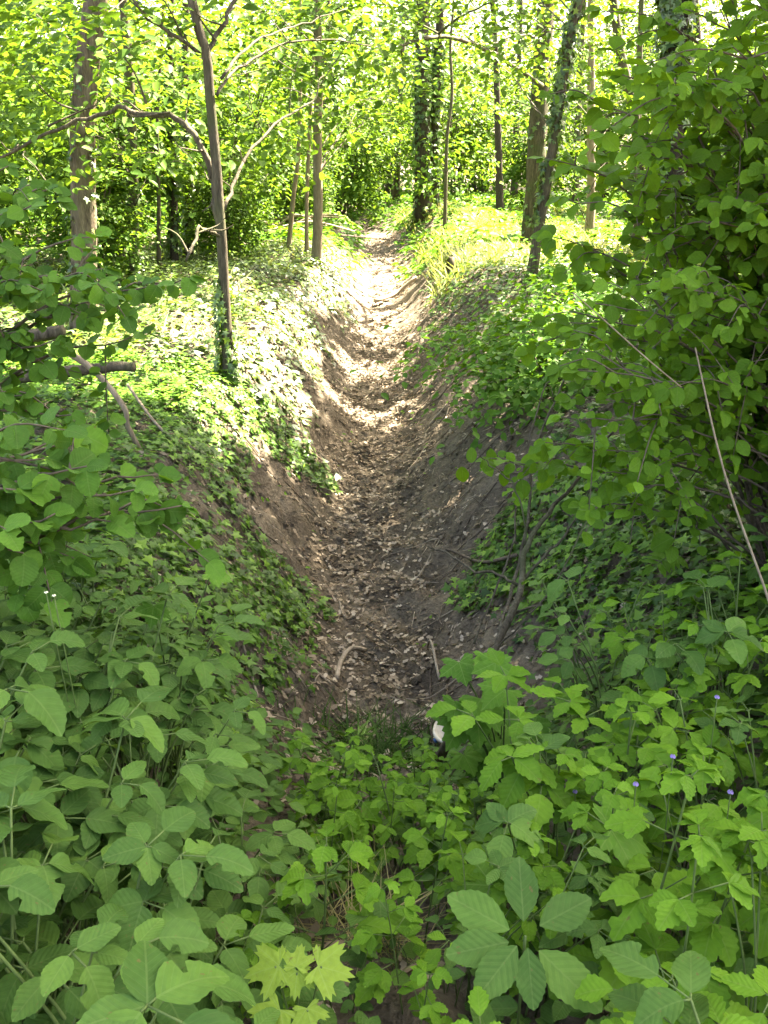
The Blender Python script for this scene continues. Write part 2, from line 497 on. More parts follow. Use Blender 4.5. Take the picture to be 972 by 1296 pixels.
M['lobed'] = leaf_mat('lobed_leaf', [(0.0, (0.0595, 0.1530, 0.0169)), (1.0, (0.0978, 0.2193, 0.0234))], 0.33, rough=0.5, lobe=1.05)
M['maple'] = leaf_mat('young_maple_leaf', [(0.0, (0.15, 0.245, 0.028)), (1.0, (0.20, 0.30, 0.04))], 0.35, rough=0.5, lobe=0.92)
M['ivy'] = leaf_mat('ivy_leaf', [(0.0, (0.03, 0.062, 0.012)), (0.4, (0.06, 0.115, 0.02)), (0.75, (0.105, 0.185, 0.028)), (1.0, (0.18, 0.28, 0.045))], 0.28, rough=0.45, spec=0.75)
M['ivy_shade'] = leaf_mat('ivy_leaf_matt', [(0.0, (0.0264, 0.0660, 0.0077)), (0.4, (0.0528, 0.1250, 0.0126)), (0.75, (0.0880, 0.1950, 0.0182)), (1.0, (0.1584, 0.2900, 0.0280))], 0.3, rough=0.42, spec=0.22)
M['bramble'] = leaf_mat('bramble_leaf', [(0.0, (0.0495, 0.1250, 0.0144)), (1.0, (0.0990, 0.2200, 0.0240))], 0.35)
M['wood'] = leaf_mat('woodland_leaf', [(0.0, (0.045, 0.10, 0.015)), (0.5, (0.078, 0.155, 0.022)), (1.0, (0.125, 0.22, 0.034))], 0.45, tint=(1.25, 1.15, 0.5))
M['canopy'] = leaf_mat('canopy_leaf', [(0.0, (0.055, 0.115, 0.016)), (1.0, (0.12, 0.22, 0.03))], 0.45, tint=(1.3, 1.2, 0.4))
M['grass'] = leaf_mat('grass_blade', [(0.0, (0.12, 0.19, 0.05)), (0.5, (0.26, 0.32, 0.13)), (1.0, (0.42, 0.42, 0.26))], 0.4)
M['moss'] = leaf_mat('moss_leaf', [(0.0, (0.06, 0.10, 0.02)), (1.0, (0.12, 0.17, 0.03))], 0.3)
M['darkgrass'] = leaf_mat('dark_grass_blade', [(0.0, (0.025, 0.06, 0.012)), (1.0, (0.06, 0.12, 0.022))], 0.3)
M['straw'] = leaf_mat('dry_grass_blade', [(0.0, (0.24, 0.22, 0.09)), (0.5, (0.36, 0.31, 0.15)), (1.0, (0.16, 0.22, 0.06))], 0.3)
M['litter'] = leaf_mat('leaf_litter', [(0.0, (0.07, 0.053, 0.034)), (0.35, (0.165, 0.128, 0.084)), (0.75, (0.30, 0.242, 0.168)), (1.0, (0.47, 0.40, 0.30))], 0.12, rough=0.7, spec=0.2, tint=(1.2, .9, .6))

# ------------------------------------------------------------------ ground
def axis_lines(lo, hi, dense_lo, dense_hi, step, grow):
    a = list(np.arange(dense_lo, dense_hi + 1e-6, step))
    s = step
    x = dense_hi
    while x < hi:
        s *= grow; x += s; a.append(x)
    s = step; x = dense_lo
    while x > lo:
        s *= grow; x -= s; a.insert(0, x)
    return np.array(a)
gx = axis_lines(-400, 400, -2.4, 2.4, 0.035, 1.09)
gy = axis_lines(-60, 800, 1.2, 13, 0.04, 1.05)
GX, GY = np.meshgrid(gx, gy)
GZ = height(GX, GY)
gv = np.stack([GX, GY, GZ], -1).reshape(-1, 3)
nx, ny = len(gx), len(gy)
ii = np.arange(ny - 1)[:, None] * nx + np.arange(nx - 1)[None]
gf = np.stack([ii, ii + 1, ii + nx + 1, ii + nx], -1).reshape(-1, 4)
ground = link('ground', mesh_np('ground', gv, gf.ravel(), np.full(len(gf), 4), M['soil']))
tag(ground, 'bare brown soil of the woodland floor with a straight ditch cut through', 'ground', kind='structure')

# ------------------------------------------------------------------ chosen sun patches on the ground; crowns are cut open to let them through
SUN_SPOTS = []          # (x, y, rx, ry, rot)
def spot(px, py, z, rx, ry, rot=0.0):
    # ground point seen at that pixel at height z
    v = (648 - py) / FPX; u = (px - 486) / FPX
    c, s = math.cos(R(PITCH)), math.sin(R(PITCH))
    k = (z - CZ) / (-s + v * c)
    SUN_SPOTS.append((u * k, (c + v * s) * k, rx, ry, rot))
for q in ((160, 500, 0.05, .8, .4), (235, 500, -0.05, .85, .65), (290, 528, -0.15, .5, .42), (200, 478, 0.0, .8, .55), (325, 445, -0.05, .75, .7), (365, 475, -0.3, .6, .8), (170, 420, 0.05, 1.3, 1.0), (395, 412, -0.2, .6, .8),
          (485, 508, -1.02, .75, .36), (425, 490, -0.8, .4, .6), (480, 462, -1.02, .4, .22), (500, 418, -0.95, .4, .4), (480, 380, -0.85, .9, .5), (425, 360, -0.3, .6, 2.6), (560, 330, -0.05, 1.4, 2.6),
          (650, 320, 0.05, 2.6, 3.2), (430, 320, -0.1, 1.2, 2.6), (120, 330, 0.0, 1.2, 1.5), (610, 300, 0, 3, 4)):
    spot(*q)
def sunlit(x, y, dapple=True):
    s = np.zeros(np.shape(x), bool)
    jx = x + 0.18 * noise2(x, y, 2.3, 8); jy = y + 0.22 * noise2(x, y, 2.1, 9)
    for (sx, sy, rx, ry, rot) in SUN_SPOTS:
        s |= ((jx - sx) / rx) ** 2 + ((jy - sy) / ry) ** 2 < 1
    if not dapple: return s
    n = noise2(x, y, 1.1, 4)
    s |= (y > 11) & (y < 21) & (n > np.where(np.abs(x) < 0.75, 0.42, np.where(x < -2, -0.1, 0.05)))
    s |= (y >= 21) & (noise2(x, y, 0.42, 22) > -0.05)
    s |= (y > 5.6) & (y <= 11) & (n > 0.42) & (np.abs(x) > 0.9)
    return s

# ------------------------------------------------------------------ ivy and ground cover
def field(n, x0, x1, y0, y1, dens):
    x = rng.uniform(x0, x1, n); y = rng.uniform(y0, y1, n)
    k = rng.random(n) < dens(x, y)
    return x[k], y[k]
def cover_mesh(name, T, x, y, size, mat, lift=(0.01, 0.07), tilt=0.55, var=None):
    n = len(x)
    nr = normal_at(x, y) + rnd_dirs(n) * tilt
    nr[:, 2] += 0.35
    tip = rnd_dirs(n); tip[:, 2] -= 0.2
    z = height(x, y) + rng.uniform(lift[0], lift[1], n)
    P = np.stack([x, y, z], -1)
    return scatter_mesh(name, T, P, frames(nr, tip), size, mat, var)
def side_d(x, y):
    return np.abs(x - bedx(y))
def left_ivy(x, y):
    d = side_d(x, y) + 0.16 * noise2(x, y, 2.0, 6)
    edge = np.where(y < 4.9, 0.42, np.where(y < 7.3, 0.40 + 0.48 * np.exp(-((y - 5.6) / 0.8) ** 2), 0.60))
    patch = 0.55 + 0.6 * noise2(x, y, 1.5, 10)
    return np.clip((d - edge) / 0.18, 0, 1) * np.clip(patch * 1.3 + 0.42, 0.10, 1)
def right_ivy(x, y):
    d = side_d(x, y) + 0.16 * noise2(x, y, 2.0, 11)
    edge = np.where(y < 4.6, 0.5, 0.5 + 0.72 * sstep(4.6, 5.6, y)) - 0.5 * sstep(7.2, 10.5, y)
    patch = 0.55 + 0.6 * noise2(x, y, 1.6, 12)
    return np.clip((d - edge) / 0.22, 0, 1) * np.clip(patch * 1.3 + 0.42, 0.10, 1)

x, y = field(30000, -3.2, -0.3, 2.2, 7.2, left_ivy)
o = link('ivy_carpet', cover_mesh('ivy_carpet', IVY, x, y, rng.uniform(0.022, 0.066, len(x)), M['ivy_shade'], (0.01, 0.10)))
tag(o, 'dark glossy ivy carpet on the near left bank of the ditch', 'ivy', kind='stuff')
x, y = field(20000, 0.3, 3.0, 2.3, 6.4, right_ivy)
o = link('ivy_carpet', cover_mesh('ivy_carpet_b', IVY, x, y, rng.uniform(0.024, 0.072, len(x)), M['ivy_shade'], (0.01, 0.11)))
tag(o, 'dark glossy ivy carpet on the right bank under the dogwood', 'ivy', kind='stuff')
x, y = field(42000, -9, -0.4, 7.0, 19, left_ivy)
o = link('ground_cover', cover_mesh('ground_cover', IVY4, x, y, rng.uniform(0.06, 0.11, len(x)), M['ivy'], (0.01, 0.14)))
tag(o, 'sun dappled low green ground cover along the left of the ditch', 'ground cover', kind='stuff')
x, y = field(26000, 0.4, 9, 6.2, 19, right_ivy)
o = link('ground_cover', cover_mesh('ground_cover_b', IVY4, x, y, rng.uniform(0.06, 0.11, len(x)), M['ivy'], (0.01, 0.12)))
tag(o, 'low green ground cover along the right of the ditch beyond the dogwood', 'ground cover', kind='stuff')
x, y = field(60000, -22, 22, 18, 48, lambda x, y: (side_d(x, y) > 0.5 + 0.2 * noise2(x, y, 1.0, 13)) * 1.0)
o = link('ground_cover', cover_mesh('ground_cover_c', HEX, x, y, rng.uniform(0.12, 0.24, len(x)), M['bramble'], (0.02, 0.3)))
tag(o, 'far green undergrowth covering the woodland floor among the trunks', 'ground cover', kind='stuff')
x, y = field(13000, -3.2, 3.2, 0.2, 3.2, lambda x, y: np.clip((side_d(x, y) - 0.02) / 0.3, 0.12, 1))
o = link('ground_cover', cover_mesh('ground_cover_d', HEX, x, y, rng.uniform(0.03, 0.075, len(x)), M['elder'], (0.01, 0.24)))
tag(o, 'small seedlings covering the soil below the foreground herbs', 'ground cover', kind='stuff')
# sparse weeds on bare soil
x, y = field(1500, -1.6, 1.9, 3.4, 12, lambda x, y: 0.8 * (side_d(x, y) > 0.25) * (noise2(x, y, 2.2, 14) > 0.1))
o = link('weed_seedlings', cover_mesh('weed_seedlings', HEX, x, y, rng.uniform(0.025, 0.05, len(x)), M['herb'], (0.005, 0.05)))
tag(o, 'tiny bright green weed seedlings sprinkled over the bare banks', 'weeds', kind='stuff')

def blades(name, x, y, h, mat, wdt=0.006, lean=0.5):
    n = len(x)
    T = (np.array([(-1, 0, 0), (1, 0, 0), (0.8, 0.5, 0.0), (-0.8, 0.5, 0.0), (0, 1, 0)], float), [[0, 1, 2, 3], [3, 2, 4]],
         np.array([(0, 0), (1, 0), (.9, .5), (.1, .5), (.5, 1)], float))
    V, F, U = T
    dirs = rnd_dirs(n) * lean; dirs[:, 2] = 1
    az = rng.uniform(0, 6.28, n)
    sx = np.stack([np.cos(az), np.sin(az), np.zeros(n)], -1)
    P = np.stack([x, y, height(x, y) - 0.01], -1)
    bend = np.stack([dirs[:, 0], dirs[:, 1], -0.3 * np.ones(n)], -1) * 0.8
    W = np.zeros((n, 5, 3))
    for i, v in enumerate(V):
        t = v[1]
        W[:, i] = P + sx * (v[0] * wdt) * (h / h.mean())[:, None] + (dirs * t + bend * t * t) * h[:, None]
    f1 = np.array([i for f in F for i in f]); l1 = np.array([4, 3])
    ff = (np.arange(n)[:, None] * 5 + f1).ravel()
    return mesh_np(name, W.reshape(-1, 3), ff, np.tile(l1, n), mat, np.repeat(rng.random(n), 5), np.tile(U, (n, 1)))

x, y = field(36000, 0.5, 7.0, 13.6, 33, lambda x, y: np.clip((side_d(x, y) - 0.75) / 0.2, 0, 1) * np.clip(0.6 + noise2(x, y, 1.2, 15), 0, 1))
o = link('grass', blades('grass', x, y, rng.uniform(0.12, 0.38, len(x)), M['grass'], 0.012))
tag(o, 'sunlit tall grass on the right bank beyond the mossy stump', 'grass', kind='stuff')
x, y = field(5000, -6, -1.0, 8, 20, lambda x, y: np.clip(noise2(x, y, 1.4, 16), 0, 1))
o = link('grass', blades('grass_b', x, y, rng.uniform(0.10, 0.3, len(x)), M['grass'], 0.010))
tag(o, 'thin grass scattered among the ground cover on the left bank', 'grass', kind='stuff')
# dark clump in the ditch head, dry tuft on the near lip
gx_, gy_ = at(480, 915, 3.35)[:2]
x = gx_ + rng.normal(0, 0.17, 700); y = gy_ + rng.normal(0, 0.15, 700)
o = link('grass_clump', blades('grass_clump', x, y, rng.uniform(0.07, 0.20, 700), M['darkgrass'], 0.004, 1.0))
tag(o, 'dark green grass clump in the ditch bed beside the white bucket', 'grass', kind='stuff')
gx_, gy_ = at(462, 1120, 1.55)[:2]
x = gx_ + rng.normal(0, 0.07, 260); y = gy_ + rng.normal(0, 0.06, 260)
o = link('dry_grass_tuft', blades('dry_grass_tuft', x, y, rng.uniform(0.05, 0.15, 260), M['straw'], 0.0014, 1.5))
tag(o, 'straw coloured dry grass tuft on the near lip of the ditch', 'grass', kind='stuff')

# leaf litter
def litter_d(x, y):
    d = side_d(x, y)
    return np.clip(1.0 - (d - 0.22) / 0.42, 0.22, 1) * np.clip(0.7 + 0.5 * noise2(x, y, 2.5, 17), 0.2, 1)
x, y = field(62000, -1.7, 1.8, 2.4, 14, litter_d)
o = link('leaf_litter', cover_mesh('leaf_litter', DRY, x, y, rng.uniform(0.018, 0.054, len(x)), M['litter'], (0.006, 0.024), 0.6))
tag(o, 'dry brown leaf litter strewn along the ditch bed', 'leaf litter', kind='stuff')
x, y = field(9000, -1.4, 1.4, 13, 29, litter_d)
o = link('leaf_litter', cover_mesh('leaf_litter_b', DRY, x, y, rng.uniform(0.05, 0.12, len(x)), M['litter'], (0.003, 0.02), 0.4))
tag(o, 'dry brown leaf litter in the far stretch of the ditch', 'leaf litter', kind='stuff')
x, y = field(2500, -3, 3, 0.3, 3.4, lambda x, y: 0.8)
o = link('leaf_litter', cover_mesh('leaf_litter_c', DRY, x, y, rng.uniform(0.025, 0.06, len(x)), M['litter'], (0.003, 0.02), 0.4))
tag(o, 'dry brown leaf litter on the soil beneath the foreground herbs', 'leaf litter', kind='stuff')

x, y = field(9000, -1.9, 1.9, 2.6, 15, lambda x, y: 0.5 + 0.5 * (side_d(x, y) < 0.6))
PR = (np.array([(-.5, 0, 0), (.5, 0, 0), (0, 0, 1), (-.4, 14, .3), (.5, 14, 0), (.3, 14, .8), (1.2, 28, .2), (1.6, 28, .2), (1.4, 28, .6)], float),
      [[0, 1, 4, 3], [1, 2, 5, 4], [2, 0, 3, 5], [3, 4, 7, 6], [4, 5, 8, 7], [5, 3, 6, 8]], np.zeros((9, 2)))
o = link('twig_litter', cover_mesh('twig_litter', PR, x, y, rng.uniform(0.0015, 0.0055, len(x)), M['litter'], (0.0, 0.015), 0.25))
tag(o, 'broken twig litter and root ends over the ditch soil', 'twig litter', kind='stuff')
x, y = field(9000, -1.9, 2.1, 2.6, 13, lambda x, y: 0.35 + 0.65 * (noise2(x, y, 3.0, 20) > 0.2))
CL = (np.array([(0, 0, 1), (1, .2, .3), (-.2, 1, .35), (-1.1, -.1, .25), (.2, -.9, .3), (.7, .7, -.5), (-.7, .5, -.5), (-.5, -.7, -.5), (.7, -.6, -.5)], float),
      [[0, 1, 2], [0, 2, 3], [0, 3, 4], [0, 4, 1], [1, 5, 2], [2, 6, 3], [3, 7, 4], [4, 8, 1]], np.zeros((9, 2)))
o = link('soil_crumbs', cover_mesh('soil_crumbs', CL, x, y, rng.uniform(0.006, 0.024, len(x)) * rng.uniform(.5, 1.4, len(x)), M['soil'], (0.0, 0.006), 0.4))
tag(o, 'loose crumbs and clods of brown soil on the ditch banks', 'soil crumbs', kind='stuff')
dry_meshes = [template_mesh('fallen_leaf', (DRY[0] * s * np.array([1, 1, q]), DRY[1], DRY[2]), M['litter']) for s, q in ((0.040, 1), (0.048, 0.5), (0.034, 1.6), (0.055, 0.9))]
cnt = 0
while cnt < 220:
    x = rng.normal(0, 0.22) + 0.02; y = rng.uniform(3.1, 7.2)
    x += float(bedx(y))
    n = normal_at(np.array([x]), np.array([y])) + rnd_dirs(1) * 0.3
    Mx = frames(n, rnd_dirs(1))[0]
    o = link('fallen_leaf', dry_meshes[cnt % 4])
    o.matrix_world = Matrix.Translation((x, y, float(height(x, y)) + 0.018)) @ Matrix(Mx.tolist()).to_4x4()
    tag(o, 'curled dry brown fallen leaf lying on the ditch bed', 'leaf', 'fallen leaves on the ditch bed')
    cnt += 1

# fallen sticks
def stick(P, r0, r1, mat, name, label, cat, group=None, k=6):
    mb = MB()
    P = np.asarray(P, float)
    base = P[0].copy()
    mb.tube(P - base, np.linspace(r0, r1, len(P)), k, 0.06)
    o = link(name, mb.mesh(name, mat), None, base)
    return tag(o, label, cat, group)
for i in range(130):
    y = rng.uniform(3.4, 12); s = rng.normal(0.1, 0.62)
    x = float(bedx(y)) + s
    L = rng.uniform(0.12, 0.5) * (1 + (y - 3) * 0.08); a = rng.uniform(0, math.pi)
    t = np.linspace(-0.5, 0.5, 7)
    cv = rng.uniform(-0.2, 0.2)
    px_ = x + L * (t * math.cos(a) - cv * (t * t) * math.sin(a)); py_ = y + L * (t * math.sin(a) + cv * t * t * math.cos(a))
    pz_ = height(px_, py_) + 0.012
    pz_ = np.convolve(np.pad(pz_, 1, 'edge'), [.25, .5, .25], 'valid')
    mt = 'dead' if rng.random() < 0.5 else 'twig'
    r = rng.uniform(0.003, 0.007) * (1 + (y - 3) * 0.05)
    stick(np.stack([px_, py_, pz_], -1), r, r * 0.5, M[mt], 'fallen_twig',
          'thin bleached twig lying on the ditch soil' if mt == 'dead' else 'thin dark brown twig lying on the ditch soil', 'twig',
          'bleached twigs in the ditch' if mt == 'dead' else 'dark twigs in the ditch')
for i in range(16):
    y = rng.uniform(4.6, 9.5); sd = 1 if i % 3 else -1
    d = np.linspace(rng.uniform(.95, 1.25), rng.uniform(.4, .6), 8)
    xx = bedx(y) + sd * d; yy = y + np.cumsum(rng.normal(0, .05, 8))
    zz = height(xx, yy, False) + .012 + .02 * rng.random(8)
    stick(np.stack([xx, yy, zz], -1), .009, .003, M['twig'], 'exposed_root', f'thin exposed root hanging down the bare {"right" if sd > 0 else "left"} bank', 'root', f'exposed roots on the {"right" if sd > 0 else "left"} bank')
def ground_stick(pix, zz, r0, r1, mat, name, label, cat, up=0.0):
    P = []
    for (px, py, Y) in pix:
        p = at(px, py, Y); P.append(p)
    return stick(smooth_line(P, 5), r0, r1, mat, name, label, cat)
def gp(px, py, lift=0.015):
    """point on the terrain seen at pixel"""
    lo, hi = 0.5, 60
    for Y in np.arange(0.6, 60, 0.02):
        p = at(px, py, Y)
        if p[2] < float(height(p[0], p[1], False)):
            break
    p[2] = float(height(p[0], p[1])) + lift
    return p
stick(smooth_line([gp(426, 864, .03), gp(432, 848, .05), gp(445, 836, .05), gp(463, 827, .02)], 5), 0.017, 0.012, M['dead'], 'fallen_stick', 'curved pale barkless stick on the ditch bed before the dark grass', 'stick')
stick(smooth_line([gp(463, 856), gp(480, 857), gp(500, 862)], 4), 0.012, 0.008, M['twig'], 'fallen_stick', 'short straight brown stick beside the curved pale stick', 'stick')
stick(smooth_line([gp(556, 866, .03), gp(545, 838, .06), gp(541, 825, .03), gp(548, 820, .02)], 5), 0.008, 0.005, M['dead'], 'fallen_stick', 'hooked bleached stick leaning in the ditch near the bucket', 'stick')
stick(smooth_line([gp(540, 690, .02), gp(575, 708, .06), gp(610, 722, .10), gp(652, 738, .18)], 5), 0.008, 0.012, M['twig'], 'fallen_branch', 'dark thin branch lying down the right bank slope', 'branch')
stick(smooth_line([gp(475, 390, .1), gp(500, 378, .12), gp(527, 360, .15)], 4), 0.05, 0.035, M['dead'], 'fallen_branch', 'bleached branch lying across the bend of sunlit ditch bed', 'branch')
stick(smooth_line([gp(543, 538, .03), gp(555, 528, .05), gp(566, 520, .03)], 4), 0.014, 0.011, M['dead'], 'fallen_stick', 'short bleached stick stuck in the bare right bank', 'stick')
stick(smooth_line([gp(432, 322, .4), gp(442, 327, .5), gp(480, 328, .5), gp(520, 325, .4)], 4), 0.018, 0.012, M['bark_dark'], 'fallen_branch', 'thin dark branch bridging the far end of the ditch', 'branch')
stick(smooth_line([at(880, 440, 2.75), at(893, 500, 2.6), at(908, 565, 2.5), at(930, 640, 2.4), at(972, 757, 2.25), at(990, 830, 2.15)], 5), 0.0022, 0.0038, M['bark_pale'], 'dead_cane', 'curved bleached dead cane leaning in front of the dogwood', 'cane')
stick(smooth_line([at(725, 370, 2.7), at(770, 410, 2.68), at(820, 455, 2.66), at(862, 490, 2.65)], 5), 0.0015, 0.0024, M['bark_pale'], 'dead_cane', 'thin bleached dead stem slanting across the dogwood leaves', 'cane')

# ------------------------------------------------------------------ trunks and crowns
def spray(center, n, rad, flat=0.45):
    p = rng.normal(size=(n, 3)) * rad * 0.5
    p[:, 2] *= flat
    return p + center
def leaf_orient(P, center, up=0.8, out=0.5, jit=0.5):
    n = len(P)
    o = P - center; o /= np.linalg.norm(o, axis=1)[:, None] + 1e-6
    nr = np.array([0, 0, up]) + rnd_dirs(n) * jit + o * 0.25
    tip = o * out + rnd_dirs(n) * 0.7 + np.array([0, 0, -0.25])
    return frames(nr, tip)
def ivy_on(P, rad, z0, z1, n, size, parent, base, mat='ivy', name='ivy_leaves'):
    ok = np.where((P[:-1, 2] > z0 - 0.4) & (P[:-1, 2] < z1 + 0.3))[0]
    k = ok[rng.integers(0, len(ok), n)]; f = rng.random(n)
    Q = P[k] * (1 - f)[:, None] + P[k + 1] * f[:, None]
    rr = rad[k] * (1 - f) + rad[k + 1] * f
    a = rng.uniform(0, 6.28, n)
    o = np.stack([np.cos(a), np.sin(a), rng.normal(0, 0.15, n)], -1)
    Q = Q + o * (rr + rng.uniform(0.0, 0.06, n))[:, None]
    m = (Q[:, 2] > z0) & (Q[:, 2] < z1 + 0.3 * np.sin(a * 2)) & (noise2(a * 0.6, Q[:, 2], 1.5, 18) > -0.45)
    Q = Q[m]; o = o[m]
    nr = o + rnd_dirs(len(Q)) * 0.5; nr[:, 2] += 0.3
    tip = rnd_dirs(len(Q)) * 0.5; tip[:, 2] -= 0.8
    me = scatter_mesh(name, IVY, Q - base, frames(nr, tip), rng.uniform(0.7, 1.3, len(Q)) * size, M[mat])
    return tag(link(name, me, parent), kind='stuff')

def crown_mesh(name, clumps, nper, crad, size, mat, T=HEX, base=(0, 0, 0), shade=True, flat=0.5):
    pos = []
    for c in clumps:
        pos.append(spray(c, nper, crad * rng.uniform(0.7, 1.3), flat))
    P = np.concatenate(pos)
    cen = np.mean(clumps, axis=0)
    if shade:                     # drop leaves that would block the chosen sun patches, shaping the dapple
        s = P[:, 2] / to_sun[2]
        m = ~sunlit(P[:, 0] - to_sun[0] * s, P[:, 1] - to_sun[1] * s, shade != 'spots')
        P = P[m]
    Mx = leaf_orient(P, cen)
    return scatter_mesh(name, T, P - np.asarray(base), Mx, rng.uniform(0.7, 1.25, len(P)) * size, mat)

def tree(name, label, pix, Y, wpx, bark, top, crown=None, group=None, branches=(), ivy=None, lean_Y=0.0, by=None, sides=10, cat='tree', rough=0.05):
    """pix: trunk centre line in photo pixels from base upwards at distance Y; top = final height"""
    if Y < 0: Y = float(gp(*pix[0], 0)[1])
    P = [at(px, py, Y + lean_Y * i) for i, (px, py) in enumerate(pix)]
    b = P[0].copy(); b[2] = float(height(b[0], b[1])) - 0.05
    if P[0][2] - b[2] > 0.3: P.insert(0, b)
    else: P[0] = b
    d = P[-1] - P[-2]; d /= np.linalg.norm(d); d[2] = max(d[2], 0.8)
    q = P[-1].copy()
    while q[2] < top:
        q = q + d / np.linalg.norm(d) * 1.5 + rng.normal(0, 0.08, 3); P.append(q.copy())
    L = smooth_line(P, 6)
    r0 = wpx / FPX * (Y * 0.94 + 0.5) / 2
    zz = (L[:, 2] - L[0, 2]) / (L[-1, 2] - L[0, 2])
    rad = r0 * (1.0 - 0.75 * np.clip(zz, 0, 1)) * (1 + 0.35 * np.exp(-(L[:, 2] - L[0, 2]) / 0.25))
    rad += r0 * 0.12 * np.clip(0.3, 0, 1)
    root = empty(name, L[0])
    tag(root, label, cat, group)
    mb = MB(); mb.tube(L - L[0], rad, sides, rough)
    if crown:
        cx, cy_, cz, rx, rz, n, nper, crad, size = crown
        C = np.array([cx, cy_, cz])
        for i in range(9):            # limbs into the crown
            k = int(len(L) * rng.uniform(0.55, 0.97))
            e = C + rnd_dirs(1)[0] * np.array([rx, rx, rz]) * 0.75
            mid = (L[k] + e) / 2 + np.array([0, 0, 0.4])
            mb.tube(smooth_line([L[k], mid, e], 4) - L[0], np.linspace(rad[k] * 0.5, 0.012, 9), 6, 0.05)
    link('trunk', mb.mesh('trunk', bark), root)
    for (bp, r_a, r_b) in branches:
        Q = smooth_line([at(q[0], q[1], q[2] + (Y - by if by else 0)) for q in bp], 5)
        m2 = MB(); m2.tube(wiggle(Q, 0.012) - L[0], np.linspace(r_a, r_b, len(Q)) * 0.68, 7, 0.10)
        for k in range(3, len(Q) - 1, 3):      # twigs
            d = rnd_dirs(1)[0] + np.array([0, 0, .5]); e = Q[k] + d * rng.uniform(.2, .6) * (Y / 8)
            m2.tube(smooth_line([Q[k], (Q[k] + e) / 2 + rng.normal(0, .04, 3), e], 3) - L[0], np.linspace(r_b * .6, .003, 7), 4, 0, False)
        link('branch', m2.mesh('branch', bark), root)
    if ivy:
        ivy_on(L, rad, ivy[0], ivy[1], ivy[2], ivy[3], root, L[0])
    if crown:
        d_ = rnd_dirs(n)
        cl = C + d_ * (rng.random(n) ** 0.4)[:, None] * np.array([rx, rx, rz])
        me = crown_mesh('crown', cl, nper, crad, size, M['canopy'], HEX, L[0])
        tag(link('crown', me, root), kind='stuff')
    TL[root.name] = L
    return root, L, rad
TL = {}
def spray_twigs(tr, cl, r=.012):
    L = TL[tr.name]; m = MB()
    for c in cl:
        dist = np.linalg.norm(L[:, :2] - c[:2], axis=1).min()
        k = int(np.argmin(np.abs(L[:, 2] - (c[2] - 0.3 * dist))))
        mid = L[k] * .45 + c * .55 + np.array([rng.normal(0, .15), rng.normal(0, .15), .12 * dist])
        Q = wiggle(smooth_line([L[k], mid, c], 4), .02)
        m.tube(Q - L[0], np.linspace(r + .002 * dist, .003, len(Q)), 5, .05, False)
    link('twigs', m.mesh('twigs', M['bark']), tr)

CR = (1.2, 0.20)       # clump radius, leaf size of the high crowns
tree('tree', 'thick leaning tree trunk with ivy behind the hazel', [(107, 400), (107, 300), (105, 200), (106, 140), (114, 60), (122, 0)], 9.0, 29, M['bark_mid'], 10,
     (-1.5, 9.5, 10, 3.4, 2.2, 90, 60, *CR), ivy=(-0.1, 2.3, 700, 0.055), sides=20, rough=0.07,
     branches=[])
tree('tree', 'slim forked tree with ivy collar on the sunlit left bank', [(290, 488), (286, 400), (281, 310), (274, 210), (266, 125), (261, 68), (243, 0)], -1, 13, M['bark'], 8.0,
     (-1.8, 8.0, 7.2, 1.8, 1.2, 30, 45, 0.9, 0.12), ivy=(-0.4, 0.50, 1500, 0.045), sides=12, by=6.2,
     branches=[([(262, 68, 6.2), (282, 40, 6.3), (300, 0, 6.4), (312, -60, 6.6)], 0.028, 0.016),
               ([(258, 66, 6.2), (215, 40, 6.1), (165, -5, 6.0)], 0.022, 0.012),
               ([(280, 285, 6.2), (270, 235, 6.25), (250, 180, 6.3), (215, 142, 6.35), (165, 128, 6.4), (122, 131, 6.5), (60, 160, 6.6), (0, 200, 6.7)], 0.04, 0.016),
               ([(284, 265, 6.2), (300, 215, 6.5), (345, 160, 7.0), (395, 125, 7.5), (410, 95, 7.7)], 0.022, 0.008),
               ([(275, 120, 6.2), (300, 85, 6.6), (345, 60, 7.0), (405, 55, 7.5), (470, 58, 8.0)], 0.018, 0.007),
               ([(280, 100, 6.2), (320, 50, 6.6), (380, 30, 7.2), (440, 10, 7.6)], 0.016, 0.007),
               ([(283, 300, 6.2), (255, 290, 6.0), (235, 330, 5.8)], 0.025, 0.014)])
tree('tree', 'slender brown tree with ivy behind the arched limb', [(170, 325), (169, 230), (166, 140), (160, 40)], 13, 13, M['bark'], 9, (-2.5, 14, 8.5, 2.4, 1.6, 40, 50, 1.0, 0.18), ivy=(0, 1.6, 500, 0.07))
ivy_trees = [(219, 322, 228, 15.5, 12), (238, 315, 240, 17, 14)]
for i, (px, py, _, Y, wp) in enumerate(ivy_trees):
    tree('tree', ['ivy clad slender trunk standing between brown tree and forked tree', 'second ivy clad trunk standing just behind the first beside forked tree'][i],
         [(px, py), (px + 1, py - 90), (px - 4, py - 200), (px - 2, py - 330)], Y, wp * 0.8, M['bark_dark'], 9, ivy=(0, 3.2, 900, 0.085))
tree('sapling', 'thin bare sapling stem between the brown tree and ivy trunks', [(201, 320), (201, 250), (199, 160), (205, 40)], 14, 5, M['bark'], 6)
tree('tree', 'pale straight trunk lit by sun on the far left ditch edge', [(401, 335), (403, 260), (402, 180), (404, 90), (400, 0)], -1, 12, M['bark_pale'], 10, (1.0, 18, 9.5, 2.6, 1.8, 36, 50, 1.1, 0.2))
tree('sapling', 'pale thin stem close left of the pale straight trunk', [(388, 318), (388, 262), (391, 180), (396, 80)], 17, 5, M['bark_pale'], 7)
tree('sapling', 'pale slanting thin stem leaning over the brush heap', [(364, 305), (371, 250), (377, 200), (380, 100)], 17.5, 6, M['bark_pale'], 7)
